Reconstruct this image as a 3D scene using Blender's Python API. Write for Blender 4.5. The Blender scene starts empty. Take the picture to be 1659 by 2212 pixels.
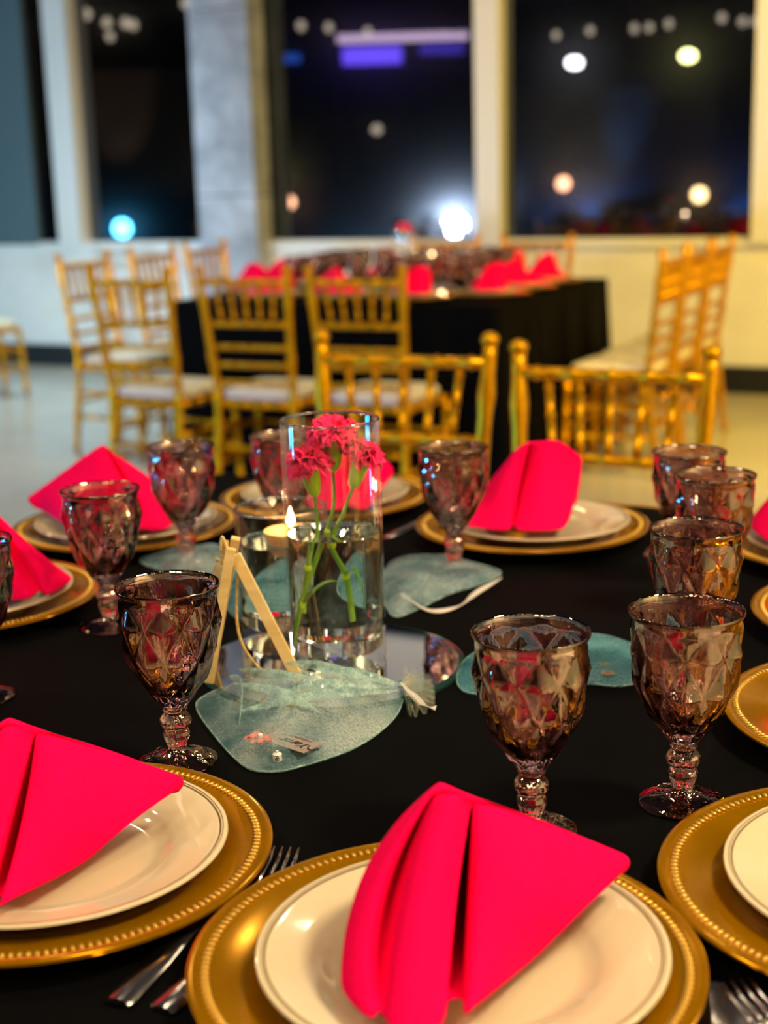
import bpy, bmesh, math, random
from math import pi, sin, cos, radians
from mathutils import Vector, Matrix

random.seed(7)
SC = bpy.context.scene
COL = SC.collection

# ------------------------------------------------------------------ camera
# room axes: x runs along the window wall, y towards the window wall, z up; the camera stands above the origin
CAM_AXES=((0.8983,0.4386,-0.0278),(-0.0763,0.2180,0.9730),(0.4328,-0.8719,0.2293))
CAM_Z=1.2676; LENS_PX=3091.5
RT, UPV, BK = CAM_AXES
cam_data = bpy.data.cameras.new('camera')
cam = bpy.data.objects.new('camera', cam_data)
COL.objects.link(cam)
cam.matrix_world = Matrix(((RT[0], UPV[0], BK[0], 0), (RT[1], UPV[1], BK[1], 0), (RT[2], UPV[2], BK[2], CAM_Z), (0, 0, 0, 1)))
cam_data.sensor_fit = 'VERTICAL'
cam_data.sensor_height = 36.0
cam_data.lens = LENS_PX / 2212 * 36.0
cam_data.clip_start = 0.02
cam_data.clip_end = 100
cam_data.dof.use_dof = True
cam_data.dof.focus_distance = 1.22
cam_data.dof.aperture_fstop = cam_data.lens / 11.5
cam_data.dof.aperture_blades = 0
SC.camera = cam

# ------------------------------------------------------------------ world, exposure
world = bpy.data.worlds.new('night')
SC.world = world
world.use_nodes = True
world.node_tree.nodes['Background'].inputs[0].default_value = (0.010, 0.014, 0.030, 1)
world.node_tree.nodes['Background'].inputs[1].default_value = 0.25
SC.view_settings.view_transform = 'Standard'
SC.view_settings.look = 'None'
SC.view_settings.exposure = 0.0
SC.view_settings.gamma = 1.0
SC.view_settings.use_curve_mapping = False
SC.cycles.use_denoising = True
SC.cycles.max_bounces = 14
SC.cycles.transmission_bounces = 14
SC.cycles.glossy_bounces = 6
SC.cycles.diffuse_bounces = 3
SC.cycles.transparent_max_bounces = 12
SC.cycles.caustics_reflective = False
SC.cycles.caustics_refractive = True
SC.cycles.blur_glossy = 0.3
SC.cycles.sample_clamp_indirect = 30.0

# ------------------------------------------------------------------ lights of the hall
def area(name, loc, target, size, power, color, spread=180):
    l = bpy.data.lights.new(name, 'AREA')
    l.shape = 'DISK'; l.size = size; l.energy = power; l.color = color; l.spread = radians(spread)
    o = bpy.data.objects.new(name, l); COL.objects.link(o)
    o.location = loc
    o.rotation_euler = (Vector(target) - Vector(loc)).to_track_quat('-Z', 'Y').to_euler()
    return o
def spot(name, loc, target, power, color, angle, blend=0.6, size=0.08):
    l = bpy.data.lights.new(name, 'SPOT')
    l.energy = power; l.color = color; l.spot_size = radians(angle); l.spot_blend = blend; l.shadow_soft_size = size
    o = bpy.data.objects.new(name, l); COL.objects.link(o)
    o.location = loc
    o.rotation_euler = (Vector(target) - Vector(loc)).to_track_quat('-Z', 'Y').to_euler()
    return o
WARM = (1.0, 0.80, 0.52)
area('ceiling_key', (1.0, 1.5, 2.9), (-0.6, 1.3, 0.8), 0.45, 66, WARM)
area('fill_front', (-0.2, -1.2, 3.0), (-0.7, 1.2, 0.8), 0.6, 24, (1.0, 0.82, 0.60))  # added soft fill from behind the camera
area('ceiling_left', (-2.6, 1.0, 3.0), (-1.0, 1.4, 0.8), 0.3, 14, (1.0, 0.86, 0.70))
area('ceiling_far_table', (-2.2, 4.6, 3.1), (-2.7, 5.8, 0.8), 0.4, 20, (1.0, 0.78, 0.42))
spot('warm_wall_light', (0.6, 5.0, 3.0), (-1.9, 8.1, 0.2), 690, (1.0, 0.62, 0.0), 95, 0.8, 0.15)
spot('cool_stage_light', (-6.9, 2.3, 0.15), (-6.9, 8.1, 0.8), 590, (0.34, 0.74, 1.0), 58, 0.8, 0.06)
spot('cool_floor_wash', (-5.6, 7.2, 4.1), (-5.6, 6.0, 0.0), 560, (0.58, 0.86, 1.0), 90, 0.9, 0.1)  # added wash brightening the left floor, kept out of the mirrored view

# ------------------------------------------------------------------ helpers
def tag(o, label=None, cat=None, group=None, kind=None):
    if label: o['label'] = label
    if cat: o['category'] = cat
    if group: o['group'] = group
    if kind: o['kind'] = kind
    return o
def empty(name, loc, rz=0.0):
    o = bpy.data.objects.new(name, None); COL.objects.link(o)
    o.location = loc; o.rotation_euler = (0, 0, rz); o.empty_display_size = 0.05
    return o
def thing(name, label, cat, loc=(0, 0, 0), rz=0.0, group=None):
    return tag(empty(name, loc, rz), label, cat, group)
def link(name, me, parent=None, loc=None, rz=None):
    o = bpy.data.objects.new(name, me); COL.objects.link(o)
    if parent: o.parent = parent
    if loc is not None: o.location = loc
    if rz is not None: o.rotation_euler = (0, 0, rz)
    return o
def copy_tree(o, parent=None):
    c = o.copy(); COL.objects.link(c)
    if parent: c.parent = parent
    for ch in list(o.children): copy_tree(ch, c)
    return c
class MB:
    """collects shapes into one mesh"""
    def __init__(s): s.v = []; s.f = []
    def add(s, v, f):
        n = len(s.v); s.v += [tuple(p) for p in v]; s.f += [tuple(i + n for i in q) for q in f]; return s
    def box(s, c, d, rot=None):
        x, y, z = d[0] / 2, d[1] / 2, d[2] / 2
        vs = [Vector((a, b, e)) for a in (-x, x) for b in (-y, y) for e in (-z, z)]
        if rot is not None: vs = [rot @ p for p in vs]
        vs = [p + Vector(c) for p in vs]
        return s.add(vs, [(0, 1, 3, 2), (4, 6, 7, 5), (0, 4, 5, 1), (2, 3, 7, 6), (0, 2, 6, 4), (1, 5, 7, 3)])
    def tube(s, path, r, n=10, caps=True, flat=1.0):
        P = [Vector(p) for p in path]; rr = r if isinstance(r, (list, tuple)) else [r] * len(P)
        v = []; f = []; ref = None
        for i, p in enumerate(P):
            t = (P[min(i + 1, len(P) - 1)] - P[max(i - 1, 0)])
            t = t.normalized() if t.length > 1e-9 else Vector((0, 0, 1))
            if ref is None:
                ref = Vector((1, 0, 0)) if abs(t.x) < 0.9 else Vector((0, 1, 0))
            a = (ref - t * ref.dot(t)).normalized(); ref = a; b = t.cross(a)
            for k in range(n):
                q = 2 * pi * k / n
                v.append(p + (a * cos(q) + b * sin(q) * flat) * rr[i])
        for i in range(len(P) - 1):
            for k in range(n):
                f.append((i * n + k, i * n + (k + 1) % n, (i + 1) * n + (k + 1) % n, (i + 1) * n + k))
        if caps:
            f.append(tuple(reversed(range(n)))); f.append(tuple(range((len(P) - 1) * n, len(P) * n)))
        return s.add(v, f)
    def lathe(s, prof, n=32, c=(0, 0, 0), cap0=True, cap1=True):
        v = []; f = []
        for (r, z) in prof:
            for k in range(n):
                q = 2 * pi * k / n; v.append((c[0] + r * cos(q), c[1] + r * sin(q), c[2] + z))
        m = len(prof)
        for i in range(m - 1):
            for k in range(n):
                f.append((i * n + k, i * n + (k + 1) % n, (i + 1) * n + (k + 1) % n, (i + 1) * n + k))
        if cap0: f.append(tuple(reversed(range(n))))
        if cap1: f.append(tuple(range((m - 1) * n, m * n)))
        return s.add(v, f)
    def ball(s, c, r, n=10, m=6, sq=1.0):
        prof = [(max(r * sin(pi * i / m), 1e-5), -r * sq * cos(pi * i / m)) for i in range(m + 1)]
        return s.lathe(prof, n, c)
    def mesh(s, name, mat, smooth=True, sharp=None, fix=True):
        me = bpy.data.meshes.new(name)
        me.from_pydata(s.v, [], s.f)
        if fix or sharp:
            bm = bmesh.new(); bm.from_mesh(me)
            if fix: bmesh.ops.recalc_face_normals(bm, faces=bm.faces)
            bm.faces.ensure_lookup_table()
            if sharp:
                for e in bm.edges:
                    if len(e.link_faces) == 2 and e.calc_face_angle(0) > radians(sharp): e.smooth = False
            bm.to_mesh(me); bm.free()
        for p in me.polygons: p.use_smooth = smooth
        if mat: me.materials.append(mat)
        me.update()
        return me
    def build(s, name, mat, parent=None, smooth=True, sharp=38, loc=None, rz=None, fix=True):
        return link(name, s.mesh(name, mat, smooth, sharp, fix), parent, loc, rz)

# ------------------------------------------------------------------ materials
def srgb(r, g, b):
    def c(x):
        x /= 255.0
        return x / 12.92 if x <= 0.04045 else ((x + 0.055) / 1.055) ** 2.4
    return (c(r), c(g), c(b), 1)
def pmat(name, col, rough=0.5, metal=0.0, **kw):
    m = bpy.data.materials.new(name); m.use_nodes = True
    b = m.node_tree.nodes['Principled BSDF']
    b.inputs['Base Color'].default_value = col
    b.inputs['Roughness'].default_value = rough
    b.inputs['Metallic'].default_value = metal
    for k, v in kw.items(): b.inputs[k.replace('_', ' ')].default_value = v
    return m
def N(m, t, **kw):
    n = m.node_tree.nodes.new(t)
    for k, v in kw.items(): setattr(n, k, v)
    return n
def L(m, a, b): m.node_tree.links.new(a, b)
def coords(m, scale, obj=True):
    tc = N(m, 'ShaderNodeTexCoord'); mp = N(m, 'ShaderNodeMapping')
    L(m, tc.outputs['Object' if obj else 'Generated'], mp.inputs[0])
    mp.inputs['Scale'].default_value = scale if isinstance(scale, tuple) else (scale,) * 3
    return mp.outputs[0]
def noise(m, scale, size=5.0, detail=3.0):
    n = N(m, 'ShaderNodeTexNoise'); n.inputs['Scale'].default_value = size; n.inputs['Detail'].default_value = detail
    L(m, coords(m, scale), n.inputs['Vector']); return n
def ramp(m, fac, stops):
    r = N(m, 'ShaderNodeValToRGB'); el = r.color_ramp.elements
    while len(el) < len(stops): el.new(0.5)
    for e, (p, c) in zip(el, stops): e.position = p; e.color = c
    L(m, fac, r.inputs[0]); return r.outputs[0]
def grain(m, size, c0, c1, lo=0.35, hi=0.65, bump=0.0, scale=1.0, dist=0.001):
    b = m.node_tree.nodes['Principled BSDF']
    n = noise(m, scale, size)
    if c0 is not None: L(m, ramp(m, n.outputs['Fac'], [(lo, c0), (hi, c1)]), b.inputs['Base Color'])
    if bump:
        bp = N(m, 'ShaderNodeBump'); bp.inputs['Strength'].default_value = bump; bp.inputs['Distance'].default_value = dist
        L(m, n.outputs['Fac'], bp.inputs['Height']); L(m, bp.outputs[0], b.inputs['Normal'])
    return m
def emis(name, col, strength, sample=False):
    m = bpy.data.materials.new(name); m.use_nodes = True
    nt = m.node_tree; nt.nodes.remove(nt.nodes['Principled BSDF'])
    e = N(m, 'ShaderNodeEmission'); e.inputs[0].default_value = col; e.inputs[1].default_value = strength
    L(m, e.outputs[0], nt.nodes['Material Output'].inputs[0])
    m.cycles.emission_sampling = 'FRONT_BACK' if sample else 'NONE'
    return m
def glass(name, col, ior=1.5, rough=0.0, bump=0.0, bsize=60):
    m = bpy.data.materials.new(name); m.use_nodes = True
    nt = m.node_tree; nt.nodes.remove(nt.nodes['Principled BSDF'])
    g = N(m, 'ShaderNodeBsdfGlass'); g.inputs['Color'].default_value = col; g.inputs['IOR'].default_value = ior; g.inputs['Roughness'].default_value = rough
    # light passes the glass as through a filter (shadow rays go straight on)
    L(m, g.outputs[0], nt.nodes['Material Output'].inputs[0])
    if bump:
        n = noise(m, (1.0, 1.0, 0.45), bsize, 2.0); bp = N(m, 'ShaderNodeBump'); bp.inputs['Strength'].default_value = bump; bp.inputs['Distance'].default_value = 0.002
        L(m, n.outputs['Fac'], bp.inputs['Height']); L(m, bp.outputs[0], g.inputs['Normal'])
    return m
def sheer(name, c0, c1, a0, a1, size=14.0, shine=0.10, fine=420.0, lo=0.34, hi=0.66):
    """see-through fabric: woven threads let part of the light pass, denser where it lies doubled"""
    m = bpy.data.materials.new(name); m.use_nodes = True
    nt = m.node_tree; b = nt.nodes['Principled BSDF']
    n = noise(m, 1.0, size, 4.0); n2 = noise(m, 1.0, fine, 3.0)
    L(m, ramp(m, n.outputs['Fac'], [(lo, c0), (hi, c1)]), b.inputs['Base Color'])
    b.inputs['Roughness'].default_value = 0.35
    b.inputs['Specular IOR Level'].default_value = shine * 4
    t = N(m, 'ShaderNodeBsdfTransparent'); mx = N(m, 'ShaderNodeMixShader')
    tr = N(m, 'ShaderNodeBsdfTranslucent'); mt = N(m, 'ShaderNodeMixShader')
    tr.inputs[0].default_value = c1
    mt.inputs[0].default_value = 0.35
    L(m, b.outputs[0], mt.inputs[1]); L(m, tr.outputs[0], mt.inputs[2])
    mu = N(m, 'ShaderNodeMath', operation='MULTIPLY')
    L(m, ramp(m, n.outputs['Fac'], [(lo, (a0, a0, a0, 1)), (hi, (a1, a1, a1, 1))]), mu.inputs[0])
    L(m, ramp(m, n2.outputs['Fac'], [(0.28, (0.5, 0.5, 0.5, 1)), (0.74, (1.5, 1.5, 1.5, 1))]), mu.inputs[1])
    L(m, mu.outputs[0], mx.inputs[0])
    L(m, t.outputs[0], mx.inputs[1]); L(m, mt.outputs[0], mx.inputs[2])
    L(m, mx.outputs[0], nt.nodes['Material Output'].inputs[0])
    return m

def lustre(m, k=0.11, tint=(1.0, 0.84, 0.62, 1)):
    """a thin metallic lustre on coloured glass: part of the light is mirrored with a golden tint"""
    nt = m.node_tree; g = [n for n in nt.nodes if n.type == 'BSDF_GLASS'][0]
    gl = N(m, 'ShaderNodeBsdfGlossy'); gl.inputs[0].default_value = tint; gl.inputs['Roughness'].default_value = 0.02
    if g.inputs['Normal'].links: L(m, g.inputs['Normal'].links[0].from_socket, gl.inputs['Normal'])
    x = N(m, 'ShaderNodeMixShader'); x.inputs[0].default_value = k
    L(m, g.outputs[0], x.inputs[1]); L(m, gl.outputs[0], x.inputs[2]); L(m, x.outputs[0], nt.nodes['Material Output'].inputs[0])
    return m
M = {}
M['cloth'] = grain(pmat('black_cloth', srgb(5, 4, 5), 0.75, Specular_IOR_Level=0.05), 900, srgb(1, 1, 1), srgb(9, 8, 9), 0.35, 0.75, 0.25, dist=0.0006)
M['napkin'] = grain(pmat('pink_linen', srgb(255, 0, 78), 0.85, Specular_IOR_Level=0.06), 420, srgb(240, 0, 70), srgb(255, 0, 88), 0.3, 0.7, 0.25, dist=0.0008)
M['gold_plate'] = grain(pmat('gold_plastic', srgb(192, 130, 0), 0.15, 0.65, Specular_IOR_Level=0.12), 25, srgb(182, 122, 0), srgb(200, 138, 0), 0.3, 0.7)
M['gold_bead'] = pmat('gold_bead', srgb(214, 170, 70), 0.28, 0.6)
M['plate'] = pmat('cream_glaze', srgb(226, 208, 168), 0.08, 0.0, Specular_IOR_Level=0.7, Coat_Weight=0.5, Coat_Roughness=0.03)
M['plate_line'] = pmat('plate_gold_line', srgb(150, 118, 60), 0.3, 0.6)
M['goblet'] = lustre(glass('amethyst_glass', (0.79, 0.66, 0.72, 1), 1.52, 0.0, 0.6, 95))
M['goblet_stem'] = lustre(glass('amethyst_glass_stem', (0.95, 0.76, 0.77, 1), 1.52, 0.0, 0.3, 260))
M['glass_rim'] = glass('clear_glass_rim', (0.97, 0.98, 0.975, 1), 1.5)
M['clear'] = glass('clear_glass', (0.975, 0.985, 0.98, 1), 1.48)
def thin_wall(name, tint):
    """clear thin glass wall: lets light straight through, mirrors more towards its grazing edges"""
    m = bpy.data.materials.new(name); m.use_nodes = True; nt = m.node_tree; nt.nodes.remove(nt.nodes['Principled BSDF'])
    t = N(m, 'ShaderNodeBsdfTransparent'); t.inputs[0].default_value = tint
    g = N(m, 'ShaderNodeBsdfGlossy'); g.inputs[0].default_value = (1, 1, 1, 1); g.inputs['Roughness'].default_value = 0.0
    lw = N(m, 'ShaderNodeLayerWeight'); lw.inputs[0].default_value = 0.5
    p = N(m, 'ShaderNodeMath', operation='POWER'); p.inputs[1].default_value = 4.0
    a = N(m, 'ShaderNodeMath', operation='MULTIPLY_ADD'); a.inputs[1].default_value = 0.75; a.inputs[2].default_value = 0.035
    x = N(m, 'ShaderNodeMixShader')
    L(m, lw.outputs['Facing'], p.inputs[0]); L(m, p.outputs[0], a.inputs[0]); L(m, a.outputs[0], x.inputs[0])
    L(m, t.outputs[0], x.inputs[1]); L(m, g.outputs[0], x.inputs[2]); L(m, x.outputs[0], nt.nodes['Material Output'].inputs[0])
    return m
M['clear'] = thin_wall('clear_vase_glass', (0.972, 0.978, 0.974, 1))
M['water'] = glass('water', (0.985, 0.995, 0.99, 1), 1.33)
M['mirror'] = pmat('mirror_silver', (0.86, 0.88, 0.87, 1), 0.02, 1.0)
M['mirror_edge'] = pmat('mirror_bevel', srgb(30, 60, 55), 0.1, 0.2)
M['steel'] = pmat('brushed_steel', (0.62, 0.57, 0.52, 1), 0.18, 1.0)
M['gold_chair'] = grain(pmat('gold_lacquer', srgb(214, 140, 0), 0.32, 0.7, Specular_IOR_Level=0.2), 30, srgb(204, 138, 0), srgb(230, 166, 0), 0.3, 0.7)
M['cushion'] = grain(pmat('ivory_cushion', srgb(226, 214, 186), 0.75), 60, srgb(218, 205, 176), srgb(232, 221, 196), 0.3, 0.7)
M['wood'] = grain(pmat('pale_wood', srgb(226, 190, 120), 0.55), 14, srgb(230, 192, 118), srgb(246, 216, 150), 0.3, 0.7, 0.1, (1, 1, 8))
M['twine'] = grain(pmat('jute', srgb(214, 176, 92), 0.9), 260, srgb(186, 144, 60), srgb(232, 200, 124), 0.3, 0.7, 0.6, dist=0.002)
M['ribbon'] = pmat('satin_ribbon', srgb(214, 202, 190), 0.35, Sheen_Weight=0.3)
M['petal'] = grain(pmat('carnation_pink', srgb(250, 40, 100), 0.7, Specular_IOR_Level=0.15), 90, srgb(246, 22, 84), srgb(255, 66, 124), 0.3, 0.7)
M['calyx'] = grain(pmat('calyx_green', srgb(180, 220, 20), 0.5), 70, srgb(168, 212, 10), srgb(210, 232, 36), 0.3, 0.7)
M['stem'] = grain(pmat('stem_green', srgb(110, 160, 24), 0.45), 50, srgb(92, 142, 18), srgb(136, 180, 34), 0.3, 0.7)
M['leaf'] = grain(pmat('leaf_green', srgb(96, 156, 24), 0.45), 50, srgb(76, 136, 16), srgb(118, 176, 34), 0.3, 0.7)
M['candle'] = pmat('peach_wax', srgb(246, 186, 120), 0.5, Subsurface_Weight=0.3, Subsurface_Radius=(0.02, 0.01, 0.005))
M['flame'] = emis('flame', (1.0, 0.72, 0.36, 1), 26.0)
M['wick'] = pmat('wick', srgb(40, 30, 24), 0.9)
M['organza'] = sheer('teal_organza', srgb(132, 200, 208), srgb(222, 236, 228), 0.14, 0.46, 16.0)
M['organza_blue'] = sheer('blue_organza', srgb(60, 150, 172), srgb(140, 200, 208), 0.30, 0.60, 14.0)
M['organza_pale'] = sheer('pale_organza', srgb(140, 192, 204), srgb(206, 226, 226), 0.20, 0.50, 16.0)
M['ruffle'] = sheer('organza_ruffle', srgb(160, 186, 170), srgb(224, 218, 180), 0.10, 0.36, 30.0)
M['card'] = grain(pmat('grey_card', srgb(150, 134, 124), 0.6), 150, srgb(140, 124, 116), srgb(162, 146, 134))
M['print_ink'] = pmat('dark_print', srgb(44, 40, 44), 0.7)
M['copper_print'] = pmat('copper_print', srgb(196, 158, 120), 0.4, 0.3)
M['coral'] = grain(pmat('coral_flower', srgb(236, 92, 80), 0.6), 300, srgb(214, 60, 60), srgb(250, 150, 120))
M['white_tag'] = pmat('white_tag', srgb(226, 226, 214), 0.5)
M['bead_gold'] = pmat('tiny_gold_bead', srgb(240, 208, 90), 0.2, 0.8)
M['white_paint'] = grain(pmat('white_wall_paint', srgb(236, 234, 228), 0.6), 3, srgb(230, 228, 222), srgb(240, 238, 233))
M['frame_paint'] = pmat('white_frame_paint', srgb(226, 226, 224), 0.45)
M['black_base'] = pmat('black_vinyl_base', srgb(18, 20, 24), 0.4)
M['floor'] = grain(pmat('polished_floor', srgb(196, 190, 178), 0.22), 2.0, srgb(188, 182, 170), srgb(204, 198, 186), 0.3, 0.7)
M['ceiling'] = grain(pmat('dark_ceiling', srgb(36, 38, 58), 0.9), 4, srgb(32, 34, 52), srgb(40, 42, 66))
M['hall_wall'] = grain(pmat('hall_wall_paint', srgb(70, 66, 64), 0.8), 2, srgb(62, 58, 58), srgb(76, 72, 70))
M['panel'] = pmat('grey_panel', srgb(82, 104, 112), 0.6)
_st = pmat('mottled_stone', srgb(170, 176, 188), 0.8)
grain(_st, 5, srgb(138, 144, 156), srgb(184, 190, 204), 0.34, 0.66, 0.3, dist=0.01)
M['stone'] = _st
M['cord'] = pmat('cord', srgb(20, 20, 20), 0.7)
# window pane at night: a clear reflection of the hall, a faint smear on the glass, a little see-through
pm = bpy.data.materials.new('night_window_glass'); pm.use_nodes = True
pm.node_tree.nodes.remove(pm.node_tree.nodes['Principled BSDF'])
g1 = N(pm, 'ShaderNodeBsdfGlossy'); g1.inputs[0].default_value = (0.10, 0.115, 0.15, 1); g1.inputs['Roughness'].default_value = 0.0
g2 = N(pm, 'ShaderNodeBsdfGlossy'); g2.inputs[0].default_value = (0.018, 0.020, 0.026, 1); g2.inputs['Roughness'].default_value = 0.13
t1 = N(pm, 'ShaderNodeBsdfTransparent'); t1.inputs[0].default_value = (0.06, 0.065, 0.075, 1)
a1 = N(pm, 'ShaderNodeAddShader'); a2 = N(pm, 'ShaderNodeAddShader')
L(pm, g1.outputs[0], a1.inputs[0]); L(pm, g2.outputs[0], a1.inputs[1]); L(pm, a1.outputs[0], a2.inputs[0]); L(pm, t1.outputs[0], a2.inputs[1])
L(pm, a2.outputs[0], pm.node_tree.nodes['Material Output'].inputs[0])
M['pane'] = pm

# ------------------------------------------------------------------ the setting
def struct(name, mb, mat, parent=None, **kw):
    o = mb.build(name, mat, parent, **kw)
    if not parent: o['kind'] = 'structure'
    return o
X0, X1, Y0, Y1, ZC = -18.0, 3.6, -12.0, 8.15, 4.2
struct('floor', MB().box(((X0 + X1) / 2, (Y0 + 8.4) / 2, -0.05), (X1 - X0, 8.4 - Y0, 0.1)), M['floor'], smooth=False)
struct('ceiling', MB().box(((X0 + X1) / 2, (Y0 + 8.4) / 2, ZC + 0.05), (X1 - X0, 8.4 - Y0, 0.1)), M['ceiling'], smooth=False)
struct('wall_left', MB().box((X0 - 0.05, (Y0 + 8.4) / 2, ZC / 2), (0.1, 8.4 - Y0, ZC)), M['hall_wall'], smooth=False)
struct('wall_right', MB().box((X1 + 0.05, (Y0 + 8.4) / 2, ZC / 2), (0.1, 8.4 - Y0, ZC)), M['white_paint'], smooth=False)
struct('wall_front', MB().box(((X0 + X1) / 2, Y0 - 0.05, ZC / 2), (X1 - X0, 0.1, ZC)), M['hall_wall'], smooth=False)
struct('wall_back', MB().box(((X0 + X1) / 2, 8.27, 0.415), (X1 - X0, 0.24, 0.83)), M['white_paint'], smooth=False)
struct('trim_1', MB().box(((X0 + X1) / 2, 8.25, 0.84), (X1 - X0, 0.28, 0.03)), M['white_paint'], smooth=False)     # sill
struct('trim_2', MB().box(((X0 + X1) / 2, 8.27, (3.3 + ZC) / 2), (X1 - X0, 0.24, ZC - 3.3)), M['white_paint'], smooth=False)   # lintel
struct('baseboard_back', MB().box(((X0 + X1) / 2, 8.14, 0.077), (X1 - X0, 0.024, 0.154)), M['black_base'], smooth=False)
def mullion(n, x0, x1, mat='frame_paint', y=8.15, d=0.16):
    m = MB().box(((x0 + x1) / 2, y + 0.02, 2.07), (x1 - x0, d, 2.46))
    return struct('trim_%d' % n, m, M[mat], smooth=False)
mullion(3, -6.475, -6.285); mullion(4, -3.345, -3.195); mullion(5, -1.715, -1.50); mullion(6, 0.6, 0.75)
mullion(7, -7.60, -6.715, 'panel', 8.19, 0.10)
mullion(8, -9.6, -9.45); mullion(9, -12.5, -12.35)
def pane(n, x0, x1):
    w = struct('window_%d' % n, MB().box(((x0 + x1) / 2, 8.21, 2.08), (x1 - x0, 0.012, 2.46)), M['pane'], smooth=False)
    f = MB()
    f.box(((x0 + x1) / 2, 8.19, 0.862), (x1 - x0, 0.05, 0.02)); f.box(((x0 + x1) / 2, 8.19, 3.28), (x1 - x0, 0.05, 0.04))
    f.build('window_frame', M['frame_paint'], w, smooth=False)
pane(1, -6.72, -6.47); pane(2, -6.29, -5.2); pane(3, -4.83, -3.34); pane(4, -3.20, -1.71); pane(5, -1.51, 0.61)
pane(6, -9.46, -7.59); pane(7, -12.36, -9.59); pane(8, X0, -12.49); pane(9, 0.74, X1)
colm = thing('stone_column', 'grey mottled stone column between the windows, joints across its face', 'column', (-5.025, 8.08, 0))
zz = [0.0, 0.42, 1.165, 2.30, 3.4, ZC]
for i in range(len(zz) - 1):
    b = MB().box((0, 0, (zz[i] + zz[i + 1]) / 2), (0.43, 0.20, zz[i + 1] - zz[i] - 0.008))
    o = b.build('stone_block', M['stone'], colm, smooth=False)

# ------------------------------------------------------------------ lamps of the hall behind, which the window panes mirror
def pendant(p, r, mat, label, name='pendant_lamp'):
    t = thing(name, label, 'lamp', p)
    MB().ball((0, 0, 0), r, 14, 9, 0.7).build('globe', mat, t)
    MB().tube([(0, 0, r * 0.66), (0, 0, ZC - p[2])], 0.006, 6).build('cord', M['cord'], t)
    return t
e_warm = emis('lamp_warm', (1.0, 0.80, 0.36, 1), 60); e_white = emis('lamp_white', (1.0, 0.86, 0.74, 1), 55); e_yel = emis('lamp_yellow', (1.0, 0.86, 0.26, 1), 60)
pendant((-16.27, -5.4, 3.0), 0.15, e_warm, 'warm round pendant lamp, mirrored in the pane left of the stone column')
pendant((-8.07, -7.49, 3.0), 0.13, e_white, 'white round pendant lamp, mirrored in the wide pane, left of the yellow one')
pendant((-6.16, -7.53, 3.0), 0.13, e_yel, 'yellow round pendant lamp, mirrored in the wide pane at far right')
FAIRY = [(-10.24, 3.55), (-9.16, 4.26), (-9.49, 3.49), (-9.37, 3.33), (-9.42, 3.12), (-10.34, 2.29), (-7.92, 4.36), (-8.1, 1.81), (-7.96, 1.42), (-7.84, 0.68),
         (-6.25, -1.39), (-5.72, -1.12), (-5.2, -1.23), (-5.02, -1.25), (-4.71, -0.98), (-4.03, -0.73), (-3.93, -1.34), (-3.81, -1.44)]
st = thing('string_lights', 'string of small warm bulbs, mirrored along the tops of the dark panes', 'string lights')
e_f = emis('bulb_warm', (1.0, 0.72, 0.42, 1), 4.5)
wire = MB(); order = FAIRY[:7] + FAIRY[7:]
for a, b in zip(order[:-1], order[1:]):
    wire.tube([(a[0], a[1], 2.94), ((a[0] + b[0]) / 2, (a[1] + b[1]) / 2, 2.915), (b[0], b[1], 2.94)], 0.004, 5)
wire.build('wire', M['cord'], st)
for a in (order[0], order[6], order[10], order[-1]):
    MB().tube([(a[0], a[1], 2.94), (a[0], a[1], ZC)], 0.003, 5).build('hanger', M['cord'], st)
bulb = MB().ball((0, 0, 0), 0.045, 8, 6, 1.2).mesh('bulb', e_f)
for (x, y) in FAIRY: link('bulb', bulb, st, (x, y, 2.9))
def stage(p, r, col, s, label, aim, sample=False, snoot=0.0):
    t = thing('stage_light', label, 'stage light', (p[0], p[1], 0))
    MB().lathe([(0.16, 0.0), (0.16, 0.012), (0.02, 0.02), (0.014, 0.03), (0.014, p[2] - r)], 16).build('stand', M['cord'], t)
    d = (Vector(aim) - Vector(p)).normalized()
    q = d.to_track_quat('Z', 'Y').to_matrix()
    h_ = MB().lathe([(r * 0.7, -0.12), (r * 1.1, -0.10), (r * 1.12, snoot), (r * 1.02, snoot), (r * 0.98, 0.0)], 18)
    h_.v = [tuple(q @ Vector(v) + Vector((0, 0, p[2]))) for v in h_.v]; h_.build('housing', M['cord'], t)
    l_ = MB().lathe([(r * 0.97, 0.004), (r * 0.6, 0.018), (0.001, 0.024)], 18)
    l_.v = [tuple(q @ Vector(v) + Vector((0, 0, p[2]))) for v in l_.v]
    l_.build('lens', emis('lens_' + t.name, col, s, sample), t)
stage((-6.36, 1.63, 0.71), 0.13, (0.78, 0.92, 1.0, 1), 700, 'white stage light on a stand, mirrored as a bright flare above the far table', (-3.48, 8.15, 0.93), True, 0.42)  # long snoot added to keep its beam off the wall
stage((-10.69, 1.83, 0.72), 0.11, (0.12, 0.66, 1.0, 1), 70, 'cyan stage light on a stand, mirrored low in the pane beside the stone column', (-6.0, 8.15, 0.9), True)
stage((-4.9, 1.09, 0.53), 0.10, (0.02, 0.30, 1.0, 1), 500, 'blue stage light on a stand, mirrored at the foot of the wide pane', (-2.9, 8.15, 0.7), True)
stage((-3.28, 0.66, 0.57), 0.10, (0.02, 0.30, 1.0, 1), 400, 'blue stage light on a stand, mirrored at the lower right corner of the last pane', (-1.9, 8.15, 0.8), True)
e_c = emis('candle_glow', (1.0, 0.42, 0.18, 1), 30); e_c2 = emis('candle_glow_amber', (1.0, 0.58, 0.2, 1), 40)
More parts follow.
